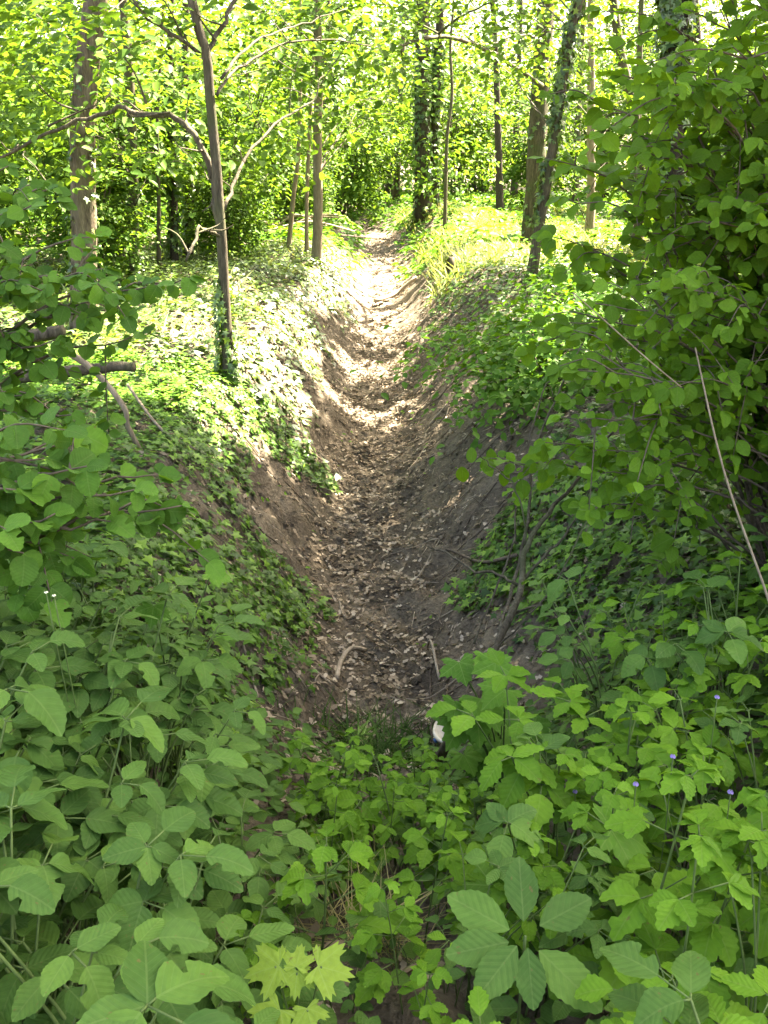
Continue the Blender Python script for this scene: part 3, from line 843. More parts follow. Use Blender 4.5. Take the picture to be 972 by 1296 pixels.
tree('tree', 'dark thick trunk of the leafy pair on the mound', [(536, 285), (535, 200), (534, 120), (534, 50), (535, -20)], 25, 20, M['bark_dark'], 11, (5.0, 29, 10, 3.5, 2.5, 50, 60, 1.3, 0.22), ivy=(0.2, 5, 900, 0.12), sides=12)
tree('tree', 'dark slimmer trunk of the leafy pair on the mound', [(549, 284), (550, 200), (552, 120), (556, 50), (558, -20)], 25.3, 13, M['bark_dark'], 10, ivy=(0.2, 5, 700, 0.12))
tree('sapling', 'crooked thin sapling right of the dark trunk pair', [(563, 292), (564, 230), (566, 170), (572, 120), (570, 60), (574, 0)], 22, 5, M['bark'], 8)
tree('tree', 'thick brown trunk with an arching bare limb over the ditch', [(672, 310), (677, 250), (680, 180), (684, 110), (690, 30), (694, -30)], 19, 25, M['bark'], 12, (7.5, 20, 11, 4.0, 2.6, 70, 60, 1.3, 0.22), ivy=(0.3, 5, 350, 0.10), sides=14, rough=0.04,
     branches=[([(686, 108, 18.8), (650, 80, 17.5), (610, 58, 16.5), (560, 45, 15.5), (528, 50, 15), (503, 62, 14.5)], 0.07, 0.03),
               ([(688, 50, 18.8), (668, 46, 18.2), (640, 52, 17.5), (618, 62, 16.8)], 0.04, 0.02),
               ([(548, 46, 15.5), (575, 25, 15.3), (610, 8, 15), (640, -5, 15)], 0.035, 0.015)])
tree('tree', 'slanting ivy clad stem rising from the sunlit right bank', [(672, 356), (680, 300), (692, 230), (702, 170), (714, 90), (733, 0)], -1, 13, M['bark'], 10, (4.5, 14.5, 9, 3.0, 2.0, 60, 55, 1.2, 0.2), ivy=(0.9, 3.6, 900, 0.075))
tree('tree', 'pale upright trunk in the bright gap above the dogwood', [(748, 260), (748, 180), (748, 90), (748, 0)], 21, 11, M['bark_pale'], 10, (8, 24, 10, 3, 2, 40, 50, 1.3, 0.22))
tree('tree', 'left leaning brown trunk in the bright gap', [(812, 250), (806, 170), (797, 120), (784, 60), (776, 0)], 18, 14, M['bark'], 9)
tree('sapling', 'thin grey trunk next to the ivy covered trunk', [(806, 260), (807, 180), (809, 90), (812, 0)], 20, 9, M['bark'], 9)
tree('tree', 'dark trunk wholly covered in ivy amid the dogwood leaves', [(846, 470), (848, 350), (850, 220), (853, 100), (856, 0), (858, -60)], 6.4, 27, M['bark_dark'], 10,
     (3.4, 6.6, 9.0, 3.4, 2.2, 170, 75, *CR), ivy=(-0.2, 4.0, 2600, 0.055), sides=12)
far_specs = [(4, 31, .14), (0.5, 38, .15), (6, 42, .17), (-9, 27, .14), (-6.5, 31, .16), (-12, 22, .16), (-2.6, 38, .16), (8, 38, .17), (11, 31, .18), (-8.6, 19, .10)]
for i, (fx, fy, fr) in enumerate(far_specs):
    z = float(height(fx, fy))
    u = fx / (fy * math.cos(R(PITCH)) + (CZ - z) * math.sin(R(PITCH)))
    px = 486 + FPX * u
    v = ((z - CZ) * math.cos(R(PITCH)) + fy * math.sin(R(PITCH))) / (fy * math.cos(R(PITCH)) + (CZ - z) * math.sin(R(PITCH)))
    py = 648 - FPX * v
    lx = rng.normal(0, 8)
    tree('tree', 'distant slender tree trunk among the far woodland foliage', [(px, py), (px + lx * 0.4, py - 100), (px + lx, py - 220)], fy, fr * 2 * FPX / fy, M['bark'] if i % 2 else M['bark_dark'], 11, ((fx + 1, fy + 1, 10.5, 4.5, 2.0, 60, 60, 1.6, 0.3) if (fx < -5 or fx > 9) else None), group='distant trunks in the far wood')
# tall trees added out of view so their crowns shade the foreground
def shade_tree(label, x, y, h, r, crown):
    root = empty('tree', (x, y, float(height(x, y)) - 0.05)); tag(root, label, 'tree')
    L = smooth_line(wiggle([(0, 0, 0), (0.05, 0, h * 0.3), (0.1, 0.05, h * 0.6), (0.2, 0.1, h)], 0.03), 6)
    mb = MB(); rad = np.linspace(r, r * 0.3, len(L)); mb.tube(L, rad, 12, 0.04)
    cx, cy_, cz, rx, rz, n, nper, crad, size = crown
    C = np.array([cx, cy_, cz]); b = np.array(root.location)
    for i in range(8):
        k = int(len(L) * rng.uniform(0.5, 0.95)); e = C - b + rnd_dirs(1)[0] * np.array([rx, rx, rz]) * 0.7
        mb.tube(smooth_line([L[k], (L[k] + e) / 2 + np.array([0, 0, .4]), e], 4), np.linspace(rad[k] * 0.5, 0.015, 9), 6, 0.05)
    link('trunk', mb.mesh('trunk', M['bark']), root)
    cl = C + rnd_dirs(n) * (rng.random(n) ** 0.4)[:, None] * np.array([rx, rx, rz])
    tag(link('crown', crown_mesh('crown', cl, nper, crad, size, M['canopy'], HEX, b), root), kind='stuff')
shade_tree('unseen broad crowned tree added for shade right of the dogwood thicket', 8.2, 7.8, 12, 0.22, (7.6, 7.8, 10, 3.6, 2.2, 120, 60, *CR))
shade_tree('unseen broad crowned tree added for shade on the right beyond the ivy carpet', 6.0, 3.0, 12, 0.2, (5.2, 4.2, 9.5, 3.2, 2.0, 120, 70, *CR))
shade_tree('unseen broad crowned tree added for shade on the right behind the slanting stem', 7.5, 12.5, 12, 0.2, (6.5, 12.0, 10.5, 3.2, 2.2, 70, 60, *CR))

# ------------------------------------------------------------------ understorey bushes behind
def bush_proto(seed, mat, leaf, n_clump, nper, rx, h):
    st = MB()
    cl = []
    for i in range(9):
        a = rng.uniform(0, 6.28); q = rng.uniform(0.2, 0.85)
        e = np.array([math.cos(a) * rx * q, math.sin(a) * rx * q, h * rng.uniform(0.55, 0.98)])
        P = smooth_line([(rng.normal(0, .12), rng.normal(0, .12), -0.05), e * np.array([.35, .35, .5]), e], 4)
        st.tube(P, np.linspace(0.035, 0.008, len(P)), 5, 0.05)
        for j in range(n_clump // 9):
            k = rng.uniform(0.25, 1.0)
            b = P[min(len(P) - 1, int(k * (len(P) - 1)))]
            o = rnd_dirs(1)[0] * np.array([rx * 0.45, rx * 0.45, h * 0.12])
            cl.append(b + o)
            st.tube(smooth_line([b, b + o * 0.5 + np.array([0, 0, .06]), b + o], 2), np.linspace(0.01, 0.004, 5), 4, 0, False)
    cl = np.array(cl)
    return st.mesh('stems', M['bark']), crown_mesh('foliage', cl, nper, 0.6, leaf, mat, HEX, (0, 0, 0), False, 0.45)
protos = [bush_proto(i, M['wood'], 0.15, 72, 62, 2.2, 5.0) for i in range(6)]
protos_far = [bush_proto(i, M['wood'], 0.11, 72, 95, 2.2, 5.0) for i in range(4)]
bush_spots = [(-0.6, 37, .8), (-2.6, 30, .6), (-4.0, 12.2, .5), (-2.9, 16.2, .5), (-6.2, 12.5, .8), (-4.6, 15.5, .9), (-8.6, 15.5, 1.1), (-3.2, 19, .95), (-6.5, 21, 1.2), (-2.6, 24, .8), (-10.5, 22, 1.4), (-4.6, 27.5, 1.4), (-1.6, 33, 1.2),
              (2.6, 37, 1.4), (5.6, 34, 1.2), (9, 29, 1.5), (10.5, 20, 1.4), (6.4, 16.5, .95), (5.4, 11, .9), (7.8, 13.5, 1.1), (0.3, 44, 1.7), (-8, 36, 1.6), (-13, 30, 1.6),
              (10, 42, 1.8), (-5, 46, 1.8), (5, 47, 1.8), (14, 33, 1.6), (-16, 40, 1.8), (-11.5, 14.5, 1.1), (-9, 11, .8), (15, 24, 1.5), (-17, 24, 1.6), (12.5, 15, 1.2)]
for i, (bx_, by_, s) in enumerate(bush_spots):
    st, fo = protos[i % 6] if s < 1.3 else protos_far[i % 4]
    root = empty('understorey_bush', (bx_, by_, float(height(bx_, by_))), rng.uniform(0, 6.28), s)
    marks = [(-3.1, 9, 'the thick leaning trunk'), (-4.0, 13, 'the slender brown tree'), (-4, 16, 'the ivy clad slender trunks'), (-1.3, 16, 'the pale straight trunk'), (1.2, 25, 'the dark trunk pair on the mound'),
             (3.6, 19, 'the thick trunk with arching limb'), (2.4, 14, 'the slanting ivy clad stem'), (5.6, 21, 'the pale trunk in the bright gap'), (2.3, 6.4, 'the dogwood thicket'), (0, 31, 'the far end of the ditch')]
    dm = sorted(((bx_ - m[0]) ** 2 + (by_ - m[1]) ** 2, m) for m in marks)[0]
    sz_ = 'low' if s < .7 else ('tall' if s < 1.3 else 'very tall')
    rel = ('close by' if dm[0] < 9 else ('well behind' if by_ > dm[1][1] + 1 else 'standing off beside')) + ' ' + dm[1][2]
    tag(root, f'{sz_} leafy green understorey bush {rel}', 'bush', f'{sz_} understorey bushes {rel}')
    link('stems', st, root)
    tag(link('foliage', fo, root), kind='stuff')
# far wood as one mass
n = 1100
a = rng.uniform(R(55), R(125), n); d = rng.uniform(50, 75, n)
cl = np.stack([np.cos(a) * d, np.sin(a) * d, rng.uniform(0, 16, n)], -1)
o = link('far_woodland', crown_mesh('far_woodland', cl, 80, 3.8, 0.32, M['wood'], HEX, (0, 0, 0), False, 0.6))
tag(o, 'hazy mass of far woodland foliage closing the view', 'woodland', kind='stuff')

# leafy sprays on the forked tree limbs
fork = next(o for o in bpy.data.objects if o.get('label', '').startswith('slim forked tree'))
cl = []
for (px, py, Y) in [(330, 170, 8), (360, 130, 8.2), (400, 110, 8.6), (345, 60, 8), (395, 50, 8.4), (440, 55, 8.8), (470, 70, 9), (320, 40, 7.7), (370, 25, 8.2), (430, 15, 8.6), (300, 20, 7.4),
                    (200, 30, 7.1), (170, 10, 7.0), (150, 60, 7.2), (60, 60, 7.5), (30, 20, 7.5), (90, 20, 7.4), (40, 110, 7.6), (330, 100, 7.9), (290, 120, 7.4), (440, 110, 9), (360, 190, 8.4), (420, 160, 9),
                    (20, 60, 7.2), (60, 150, 7.8), (25, 150, 7.6), (200, 90, 7.8), (180, 200, 8.5), (340, 220, 9), (390, 200, 9.5), (450, 180, 10), (480, 130, 10), (310, 240, 8.8), (440, 230, 11), (470, 30, 9.4), (500, 90, 10)]:
    cl.append(at(px, py, Y))
cl = np.array(cl)
me = crown_mesh('leaf_sprays', cl, 46, 0.6, 0.10, M['wood'], HEX, np.array(fork.location), 'spots', 0.3)
tag(link('leaf_sprays', me, fork), kind='stuff')

limb = next(o for o in bpy.data.objects if o.get('label', '').startswith('thick brown trunk with'))
cl = np.array([at(px + rng.normal(0, 14), py + rng.normal(0, 12), Y + rng.normal(0, .5)) for px, py, Y in ((505, 70, 14.5), (530, 40, 15), (560, 30, 15.4), (590, 40, 16), (620, 50, 16.6), (650, 70, 17.4), (600, 10, 15), (640, 5, 15), (660, 40, 18), (520, 20, 14.8), (480, 50, 14.4), (490, 20, 14.5), (560, 70, 15.6), (720, 40, 18), (740, 90, 18.5), (660, 120, 18), (640, 150, 18.4), (720, 130, 18.6), (580, 0, 15.2), (540, 0, 15))])
tag(link('leaf_sprays', crown_mesh('leaf_sprays', cl, 60, 0.9, 0.12, M['wood'], HEX, np.array(limb.location), 'spots', 0.35), limb), kind='stuff')
lean = next(o for o in bpy.data.objects if o.get('label', '').startswith('thick leaning tree'))
cl = np.array([at(px + rng.normal(0, 10), py + rng.normal(0, 12), 9.2 + rng.normal(0, .7)) for px, py in ((10, 20), (40, 50), (20, 90), (60, 20), (50, 110), (10, 150), (40, 180), (80, 60), (150, 30), (180, 70), (200, 20), (160, 100), (215, 110), (230, 40), (70, 150), (150, 190), (200, 200), (20, 230))])
spray_twigs(lean, cl[::2], .005)
tag(link('leaf_sprays', crown_mesh('leaf_sprays', cl, 60, 0.75, 0.095, M['wood'], HEX, np.array(lean.location), 'spots', 0.35), lean), kind='stuff')
for start, n_, box, sz_, cr_ in (('pale straight trunk', 60, (290, 520, -30, 190, 13, 20), .15, .95), ('pale upright trunk', 55, (690, 850, -30, 260, 17, 24), .17, 1.1), ('slanting ivy clad', 26, (600, 780, -30, 130, 12, 16), .11, .9), ('slender brown tree', 45, (-20, 280, -30, 230, 11, 16), .14, .95)):
    tr_ = next(o for o in bpy.data.objects if o.get('label', '').startswith(start))
    cl = np.array([at(rng.uniform(box[0], box[1]), rng.uniform(box[2], box[3]), rng.uniform(box[4], box[5])) for _ in range(n_)])
    spray_twigs(tr_, cl[::2], .006)
    tag(link('leaf_sprays', crown_mesh('leaf_sprays', cl, 62, cr_, sz_, M['wood'], HEX, np.array(tr_.location), 'spots', 0.35), tr_), kind='stuff')
pair = next(o for o in bpy.data.objects if o.get('label', '').startswith('dark thick trunk'))
cl = np.array([at(rng.normal(560, 45), rng.uniform(40, 250), 25 + rng.normal(0, 1.2)) for _ in range(36)])
spray_twigs(pair, cl[::2], .008)
tag(link('leaf_sprays', crown_mesh('leaf_sprays', cl, 55, 0.9, 0.16, M['wood'], HEX, np.array(pair.location), False, 0.45), pair), kind='stuff')

# ------------------------------------------------------------------ stump, log, brush
p = gp(568, 352, 0)
root = empty('tree_stump', p); tag(root, 'short mossy tree stump on the grassy right bank edge', 'stump')
mb = MB(); P = np.array([(0, 0, -0.08), (0.01, 0, 0.1), (0.02, 0.0, 0.25), (0.02, 0.01, 0.36), (0.02, 0.01, 0.365)]); mb.tube(P, [0.12, 0.085, 0.075, 0.07, 0.045], 12, 0.10)
link('trunk', mb.mesh('trunk', M['bark']), root)
ivy_on(P + p, np.array([.12, .085, .075, .07, .05]), p[2] - 0.1, p[2] + 0.3, 160, 0.05, root, p, 'moss', 'moss')

P = [at(20, 478, 5.0), at(70, 473, 5.0), at(120, 470, 5.0), at(170, 465, 5.0)]
b = P[0].copy()
root = empty('fallen_log', P[1] * 1.0); b = P[1].copy(); tag(root, 'fallen log propped above the undergrowth behind hazel leaves', 'log')
mb = MB(); mb.tube(wiggle(smooth_line(P, 5), .004) - b, np.linspace(0.042, 0.030, 16), 10, 0.06); link('trunk', mb.mesh('trunk', M['bark']), root)
P = [at(86, 446, 4.75), at(110, 462, 4.75), at(135, 486, 4.75), at(158, 518, 4.7), at(162, 540, 4.7), gp(182, 578, .0)]
stick(smooth_line(P, 5), 0.022, 0.014, M['bark_pale'], 'fallen_branch', 'bent bleached branch crossing in front of the fallen log', 'branch')
P = [gp(165, 520, .15), gp(205, 560, .12), gp(250, 592, .08)]
stick(smooth_line(P, 5), 0.010, 0.006, M['bark_pale'], 'fallen_branch', 'thin bleached branch lying among ivy below the fallen log', 'branch')
P = [at(0, 428, 5.6), at(40, 425, 5.6), at(80, 418, 5.6)]
stick(smooth_line(P, 4), 0.05, 0.045, M['bark'], 'fallen_log', 'second thinner fallen log behind the hazel stems', 'log')
for i in range(9):
    c = gp(330 + 9 * i, 300 + rng.uniform(-8, 6), 0)
    a = rng.normal(0, 0.35)
    L = rng.uniform(1.0, 2.2)
    P = [c + np.array([-L / 2 * math.cos(a), 0.3 * rng.normal(), rng.uniform(0.0, 0.5)]), c + np.array([0, 0, rng.uniform(0.2, 0.6)]), c + np.array([L / 2 * math.cos(a), 0.3 * rng.normal(), rng.uniform(0.0, 0.5)])]
    stick(smooth_line(P, 4), rng.uniform(.02, .05), .015, M['dead' if i % 2 else 'bark_pale'], 'brush_branch', 'dead branch in the brush heap behind the pale trunk', 'branch', 'dead branches of the brush heap')

# dead branching shrub in the right foreground
root_p = gp(538, 985, -0.03)
root = empty('dead_branch', root_p); tag(root, 'dark bare forked dead branch leaning up the right bank past the bucket', 'branch')
lines = [([(538, 985, root_p[1]), (565, 940, 2.62), (600, 870, 2.75), (632, 800, 2.9), (655, 740, 3.05), (664, 690, 3.15), (700, 640, 3.3), (735, 600, 3.45), (778, 545, 3.6)], 0.026, 0.006),
         ([(632, 800, 2.9), (648, 745, 3.1), (668, 660, 3.3), (676, 590, 3.5), (700, 520, 3.7), (740, 430, 3.9)], 0.010, 0.004),
         ([(655, 742, 3.05), (690, 700, 3.1), (725, 655, 3.2), (750, 600, 3.3)], 0.010, 0.004),
         ([(655, 740, 3.05), (625, 725, 3.1), (590, 722, 3.2), (560, 700, 3.3), (540, 690, 3.4)], 0.009, 0.004),
         ([(640, 775, 3.0), (690, 770, 2.95), (720, 800, 2.9)], 0.007, 0.003),
         ([(600, 815, 3.1), (620, 760, 3.2), (645, 690, 3.3), (660, 620, 3.5), (690, 500, 3.8), (715, 470, 3.9)], 0.007, 0.004),
         ([(664, 690, 3.15), (655, 640, 3.2), (640, 610, 3.25), (622, 590, 3.3), (608, 578, 3.3)], 0.006, 0.003),
         ([(620, 830, 2.85), (670, 780, 2.8), (720, 715, 2.8), (750, 650, 2.8)], 0.005, 0.003)]
for i, (ln_, ra, rb) in enumerate(lines):
    Q = wiggle(smooth_line([at(*q) for q in ln_], 5), 0.004)
    if i == 0: Q[0] = root_p
    m2 = MB(); m2.tube(Q - root_p, np.linspace(ra, rb, len(Q)) * 0.72, 7, 0.08)
    link('branch' if i else 'main_stem', m2.mesh('branch', M['bark']), root)

# ------------------------------------------------------------------ bucket
p = gp(604, 958, 0)
p[2] -= 0.025
root = empty('bucket', p); tag(root, 'dirty white plastic bucket half hidden by lobed leaves in the ditch', 'bucket')
root.rotation_euler = (R(-8), R(-22), R(20)); root.scale = (.86, .86, .86)
def lathe(prof, k=28):
    V = []; F = []
    for r, z in prof:
        for j in range(k):
            a = j / k * 2 * math.pi; V.append((r * math.cos(a), r * math.sin(a), z))
    for i in range(len(prof) - 1):
        for j in range(k):
            F.append([i * k + j, i * k + (j + 1) % k, (i + 1) * k + (j + 1) % k, (i + 1) * k + j])
    return np.array(V), F
def flat_mesh(name, V, F, mat):
    return mesh_np(name, np.array(V), np.array([i for f in F for i in f]), np.array([len(f) for f in F]), mat)
V, F = lathe([(0.001, 0), (0.105, 0), (0.145, 0.24), (0.141, 0.24), (0.101, 0.006), (0.001, 0.006)])
link('body', flat_mesh('body', V, F, M['plastic']), root)
V, F = lathe([(0.142, 0.222), (0.156, 0.222), (0.158, 0.245), (0.150, 0.252), (0.140, 0.245), (0.142, 0.222)])
link('rim', flat_mesh('rim', V, F, M['plastic']), root)
for sx in (1, -1):
    mb = MB(); mb.tube([(sx * .15, 0, .225), (sx * .16, 0, .225), (sx * .168, 0, .225)], [.014, .015, .010], 8)
    link('handle_clip', mb.mesh('handle_clip', M['blue']), root)
mb = MB(); t = np.linspace(0, math.pi, 18); mb.tube(np.stack([np.cos(t) * .17, np.sin(t) * 0.15, .20 + np.sin(t) * .10], -1), 0.004, 6)
link('handle', mb.mesh('handle', M['twig']), root)
def gz(x, y): return (x, y, float(height(x, y)))
# ------------------------------------------------------------------ leaf meshes for single leaves
LM = {}
def lm(key, T, mat): LM[key] = template_mesh(key, T, M[mat])
for i in range(8):
    j = i % 4
    ex = dict(twist=(0, .5, -.55, .3)[j] if i > 3 else 0.0, bites=() if i < 6 else ((1, 5), (1, 6), (1, 7)) if i == 6 else ((-1, 8), (-1, 9)))
    cu = .16 if i > 3 else 0.0
    lm(f'elder{i}', leaf_template(0.29 + .03 * j, 9, 0.015, 0.06 + .06 * j, 0.06 + .09 * j + cu, 0.42, 0.78, 0.14, 0.62, **ex), 'elder')
    lm(f'herb{i}', leaf_template(0.28 + .035 * j, 6, 0.045, 0.15 + .05 * j, 0.12 + .08 * j + cu, 0.48, 0.9, 0.12, 0.9, **ex), 'herb')
    lm(f'hazel{i}', leaf_template(0.42 + .02 * j, 8, 0.025, 0.10 + .05 * j, 0.15 + .08 * j + cu, 0.48, 0.55, 0.10, 0.45, **ex), 'hazel')
    lm(f'dog{i}', leaf_template(0.33 + .03 * j, 6, 0.0, 0.12 + .07 * j, 0.10 + .08 * j + cu, 0.48, 0.66, 0.08, 0.6, **ex), 'dogwood')
    lm(f'lob{i}', palmate_template([(-2.05, .62), (-1.05, .88), (0, 1.0), (1.05, .88), (2.05, .62)], 0.74, 0.05, 0.12 + .07 * j, 0.04 + .04 * j, 0.55, 2.0), 'lobed')
    lm(f'map{i}', palmate_template([(-1.9, .55), (-0.92, .92), (0, 1.0), (0.92, .92), (1.9, .55)], 0.60, 0.12, 0.08 + .05 * j, 0.06, 0.5, 1.45), 'maple')

class Plant:
    """description of one plant: stem tubes + leaves (mesh key, position, normal, tip, size)"""
    def __init__(s): s.st = MB(); s.lv = []
    def leaf(s, key, p, n, t, size): s.lv.append((key, np.array(p, float), np.array(n, float), np.array(t, float), size))
def mat4(p, n, t, size):
    F_ = frames(np.array([n]), np.array([t]))[0] * size
    m = Matrix(F_.tolist()).to_4x4(); m.translation = Vector(p)
    return m
def finish(pl, stem_name, stem_mat):
    pl.stem_mesh = pl.st.mesh(stem_name, M[stem_mat]) if pl.st.V else None
    pl.stem_name = stem_name
    pl.mats = [(k, mat4(p, n, t, s)) for k, p, n, t, s in pl.lv]
    return pl
def plant_at(pl, name, label, cat, group, loc, rz, s, leafname='leaf'):
    root = empty(name, loc, rz, s)
    tag(root, label, cat, group)
    if pl.stem_mesh: link(pl.stem_name, pl.stem_mesh, root)
    for k, m in pl.mats:
        o = link(leafname, LM[k], root); o.matrix_basis = m
    return root

def vec(a, e): return np.array([math.cos(a) * math.cos(e), math.sin(a) * math.cos(e), math.sin(e)])
def elder_plant(h, nst, key='elder', lsize=0.076, five=False):
    pl = Plant()
    for s in range(nst):
        a = rng.uniform(0, 6.28) if nst > 1 else 0
        hh = h * rng.uniform(0.7, 1.1)
        b = np.array([rng.normal(0, .03), rng.normal(0, .03), -0.02])
        top = b + np.array([math.cos(a) * hh * 0.35, math.sin(a) * hh * 0.35, hh])
        Q = smooth_line([b, b + (top - b) * np.array([.3, .3, .55]), top], 4)
        pl.st.tube(Q, np.linspace(0.0035, 0.002, len(Q)), 5)
        sz = lsize * rng.uniform(0.8, 1.2)
        f = rng.uniform(-0.05, 0.35)
        out = vec(a, f)
        up = np.array([0, 0, 1.0]) + rnd_dirs(1)[0] * 0.25 + out * 0.15
        for k, (da, off) in enumerate([(0, 0.55), (1.25, 0.12), (-1.25, 0.12)] + ([(2.3, 0.02), (-2.3, 0.02)] if five or rng.random() < 0.25 else [])):
            d = vec(a + da + rng.normal(0, .12), f * 0.6 + rng.normal(0, 0.12))
            st = top + d * sz * off
            pl.st.tube(np.array([top, st]), 0.0016, 4)
            q = sz * (1.0 if k == 0 else rng.uniform(0.8, 0.98))
            pl.leaf(f'{key}{rng.integers(8)}', st, up + rnd_dirs(1)[0] * 0.22, d + np.array([0, 0, -0.25]), q)
    return finish(pl, 'stem', 'stem')
def herb_plant(h, key='herb'):
    """upright stem with whorls of leaves getting smaller to the top"""
    pl = Plant()
    top = np.array([rng.normal(0, .05), rng.normal(0, .05), h])
    Q = smooth_line([(0, 0, -0.02), top * .5 + rng.normal(0, .012, 3), top], 5)
    pl.st.tube(Q, np.linspace(0.004, 0.002, len(Q)), 5)
    lv = 5
    for i in range(lv):
        t = 0.3 + 0.7 * i / (lv - 1)
        b = Q[int(t * (len(Q) - 1))]
        sz = 0.095 * (1.15 - 0.75 * t) + 0.018
        a0 = rng.uniform(0, 6.28)
        nl = 3 if i < lv - 1 else 4
        for j in range(2):
            a = a0 + j * math.pi + rng.normal(0, .3)
            pe = b + vec(a, 0.45) * sz * (1.0 if i < lv - 1 else .3)
            pl.st.tube(np.array([b, pe]), 0.0016, 4)
            for da in (0, 1.0, -1.0):
                d = vec(a + da, 0.1 + rng.normal(0, .2))
                pl.leaf(f'{key}{rng.integers(8)}', pe, np.array([0, 0, 1]) + rnd_dirs(1)[0] * .3 + vec(a, 0) * .1, d + np.array([0, 0, -.2]), sz * (1 if da == 0 else .8))
    return finish(pl, 'stem', 'stem')
def lobed_plant(h, n, key, sz, spread=0.35):
    pl = Plant()
    for i in range(n):
        a = i * 2.4 + rng.normal(0, .3)
        hh = h * rng.uniform(0.45, 1.05)
        top = np.array([math.cos(a) * spread * h, math.sin(a) * spread * h, hh])
        Q = smooth_line([(0, 0, -0.02), (top[0] * .3, top[1] * .3, hh * .6), top], 4)
        pl.st.tube(Q, np.linspace(.0032, .002, len(Q)), 5)
        pl.leaf(f'{key}{rng.integers(8)}', top, np.array([0, -0.25, 1.0]) + vec(a, 0) * .25 + rnd_dirs(1)[0] * .2, vec(a, -.15), sz * rng.uniform(.75, 1.15))
    return finish(pl, 'stem', 'stem')

EL = [elder_plant(rng.uniform(.40, .58), int(rng.integers(6, 9))) for _ in range(7)]
ELs = [elder_plant(rng.uniform(.25, .36), int(rng.integers(4, 6)), lsize=0.068) for _ in range(4)]
HB = [herb_plant(rng.uniform(.38, .62)) for _ in range(6)]
BR = [elder_plant(rng.uniform(.35, .55), int(rng.integers(6, 8)), 'herb', 0.08) for _ in range(4)]
CLEAR = [(*at(665, 1185, 1.12)[:2], .16), (*at(665, 1260, .95)[:2], .15), (*at(375, 1235, 1.05)[:2], .17), (*at(375, 1290, .9)[:2], .12), (*at(462, 1120, 1.55)[:2], .13), (*at(395, 1085, 1.35)[:2], .09)]
def poisson(n, box, r, ok):
    pts = []
    for _ in range(n * 30):
        p = (rng.uniform(box[0], box[1]), rng.uniform(box[2], box[3]))
        if not ok(*p) or any((p[0] - c[0]) ** 2 + (p[1] - c[1]) ** 2 < c[2] ** 2 for c in CLEAR): continue
        if all((p[0] - q[0]) ** 2 + (p[1] - q[1]) ** 2 > r * r for q in pts): pts.append(p)
        if len(pts) >= n: break
    return pts
def near_left(x, y):
    if (x + .12) ** 2 + (y - 1.05) ** 2 < .45 ** 2: return 'crowding round the yellow green maple seedling'
    if x > lx(y) - .3: return 'along the left lip of the bare path to the ditch'
    if y > 2.1: return 'at the edge of the near left ivy carpet'
    if y > 1.5: return 'below the low hazel bush and cream blossoms'
    if x < -.75: return 'in the thick of the left bank herb bed'
    return 'between the maple seedling and the left herb bed'
def near_right(x, y):
    if x < .5: return 'along the right lip of the bare path'
    if y > 1.9: return 'at the edge of the ivy below the dogwood'
    if x < .75 and y < 1.3: return 'beside the seven leaflet rosette'
    if y > 1.4: return 'behind the tiny violet flowers'
    return 'in the thick of the right bank herb bed'
lx = lambda y: -0.22 - 0.27 * max(0, y - 1.1)
for (x, y) in poisson(230, (-2.6, -0.1, 0.45, 2.9), 0.108, lambda x, y: x < lx(y) and (y < 2.2 or x < -0.75) and abs(x) < y * 0.62 + 0.55):
    pl = (ELs if (y > 2.2 or x > lx(y) - 0.18) else EL)[rng.integers(4)]
    z = float(height(x, y))
    where, sz_ = near_left(x, y), ('small' if pl in ELs else 'tall')
    plant_at(pl, 'ground_elder', f'{sz_} dull green ground elder {where}', 'plant', f'{sz_} ground elder {where}', (x, y, z), rng.uniform(0, 6.28), rng.uniform(.85, 1.15))
for (x, y) in poisson(130, (0.1, 2.6, 0.42, 2.7), 0.14, lambda x, y: x > 0.16 + 0.16 * max(0, y - 1.2) and (y < 2.0 or x > 0.75) and abs(x) < y * 0.62 + 0.55):
    k = rng.random(); z = float(height(x, y)); small = x < 0.4
    if k < 0.22: pl, nm, lb, gr = EL[rng.integers(4)], 'ground_elder', 'broad leaved dark ground elder', 'right bank ground elder'
    elif k < 0.68: pl, nm, lb, gr = HB[rng.integers(6)], 'wild_herb', 'bright upright herb with leaf whorls', 'upright herbs'
    else: pl, nm, lb, gr = BR[rng.integers(4)], 'wild_herb', 'bright green three leaflet herb', 'three leaflet herbs'
    w_ = near_right(x, y)
    plant_at(pl, nm, lb + ' ' + w_, 'plant', gr + ' ' + w_, (x, y, z), rng.uniform(0, 6.28), rng.uniform(.8, 1.15) * (0.65 if small else 1))
for (x, y) in poisson(85, (-0.30, 0.32, 0.36, 2.5), 0.08, lambda x, y: True):
    plant_at(HB[rng.integers(6)] if rng.random() < .4 else ELs[rng.integers(4)], 'small_herb', 'small low herb on the bare soil at the ditch head', 'plant', 'small herbs at the ditch head', gz(x, y), rng.uniform(0, 6.28), rng.uniform(.4, .75))
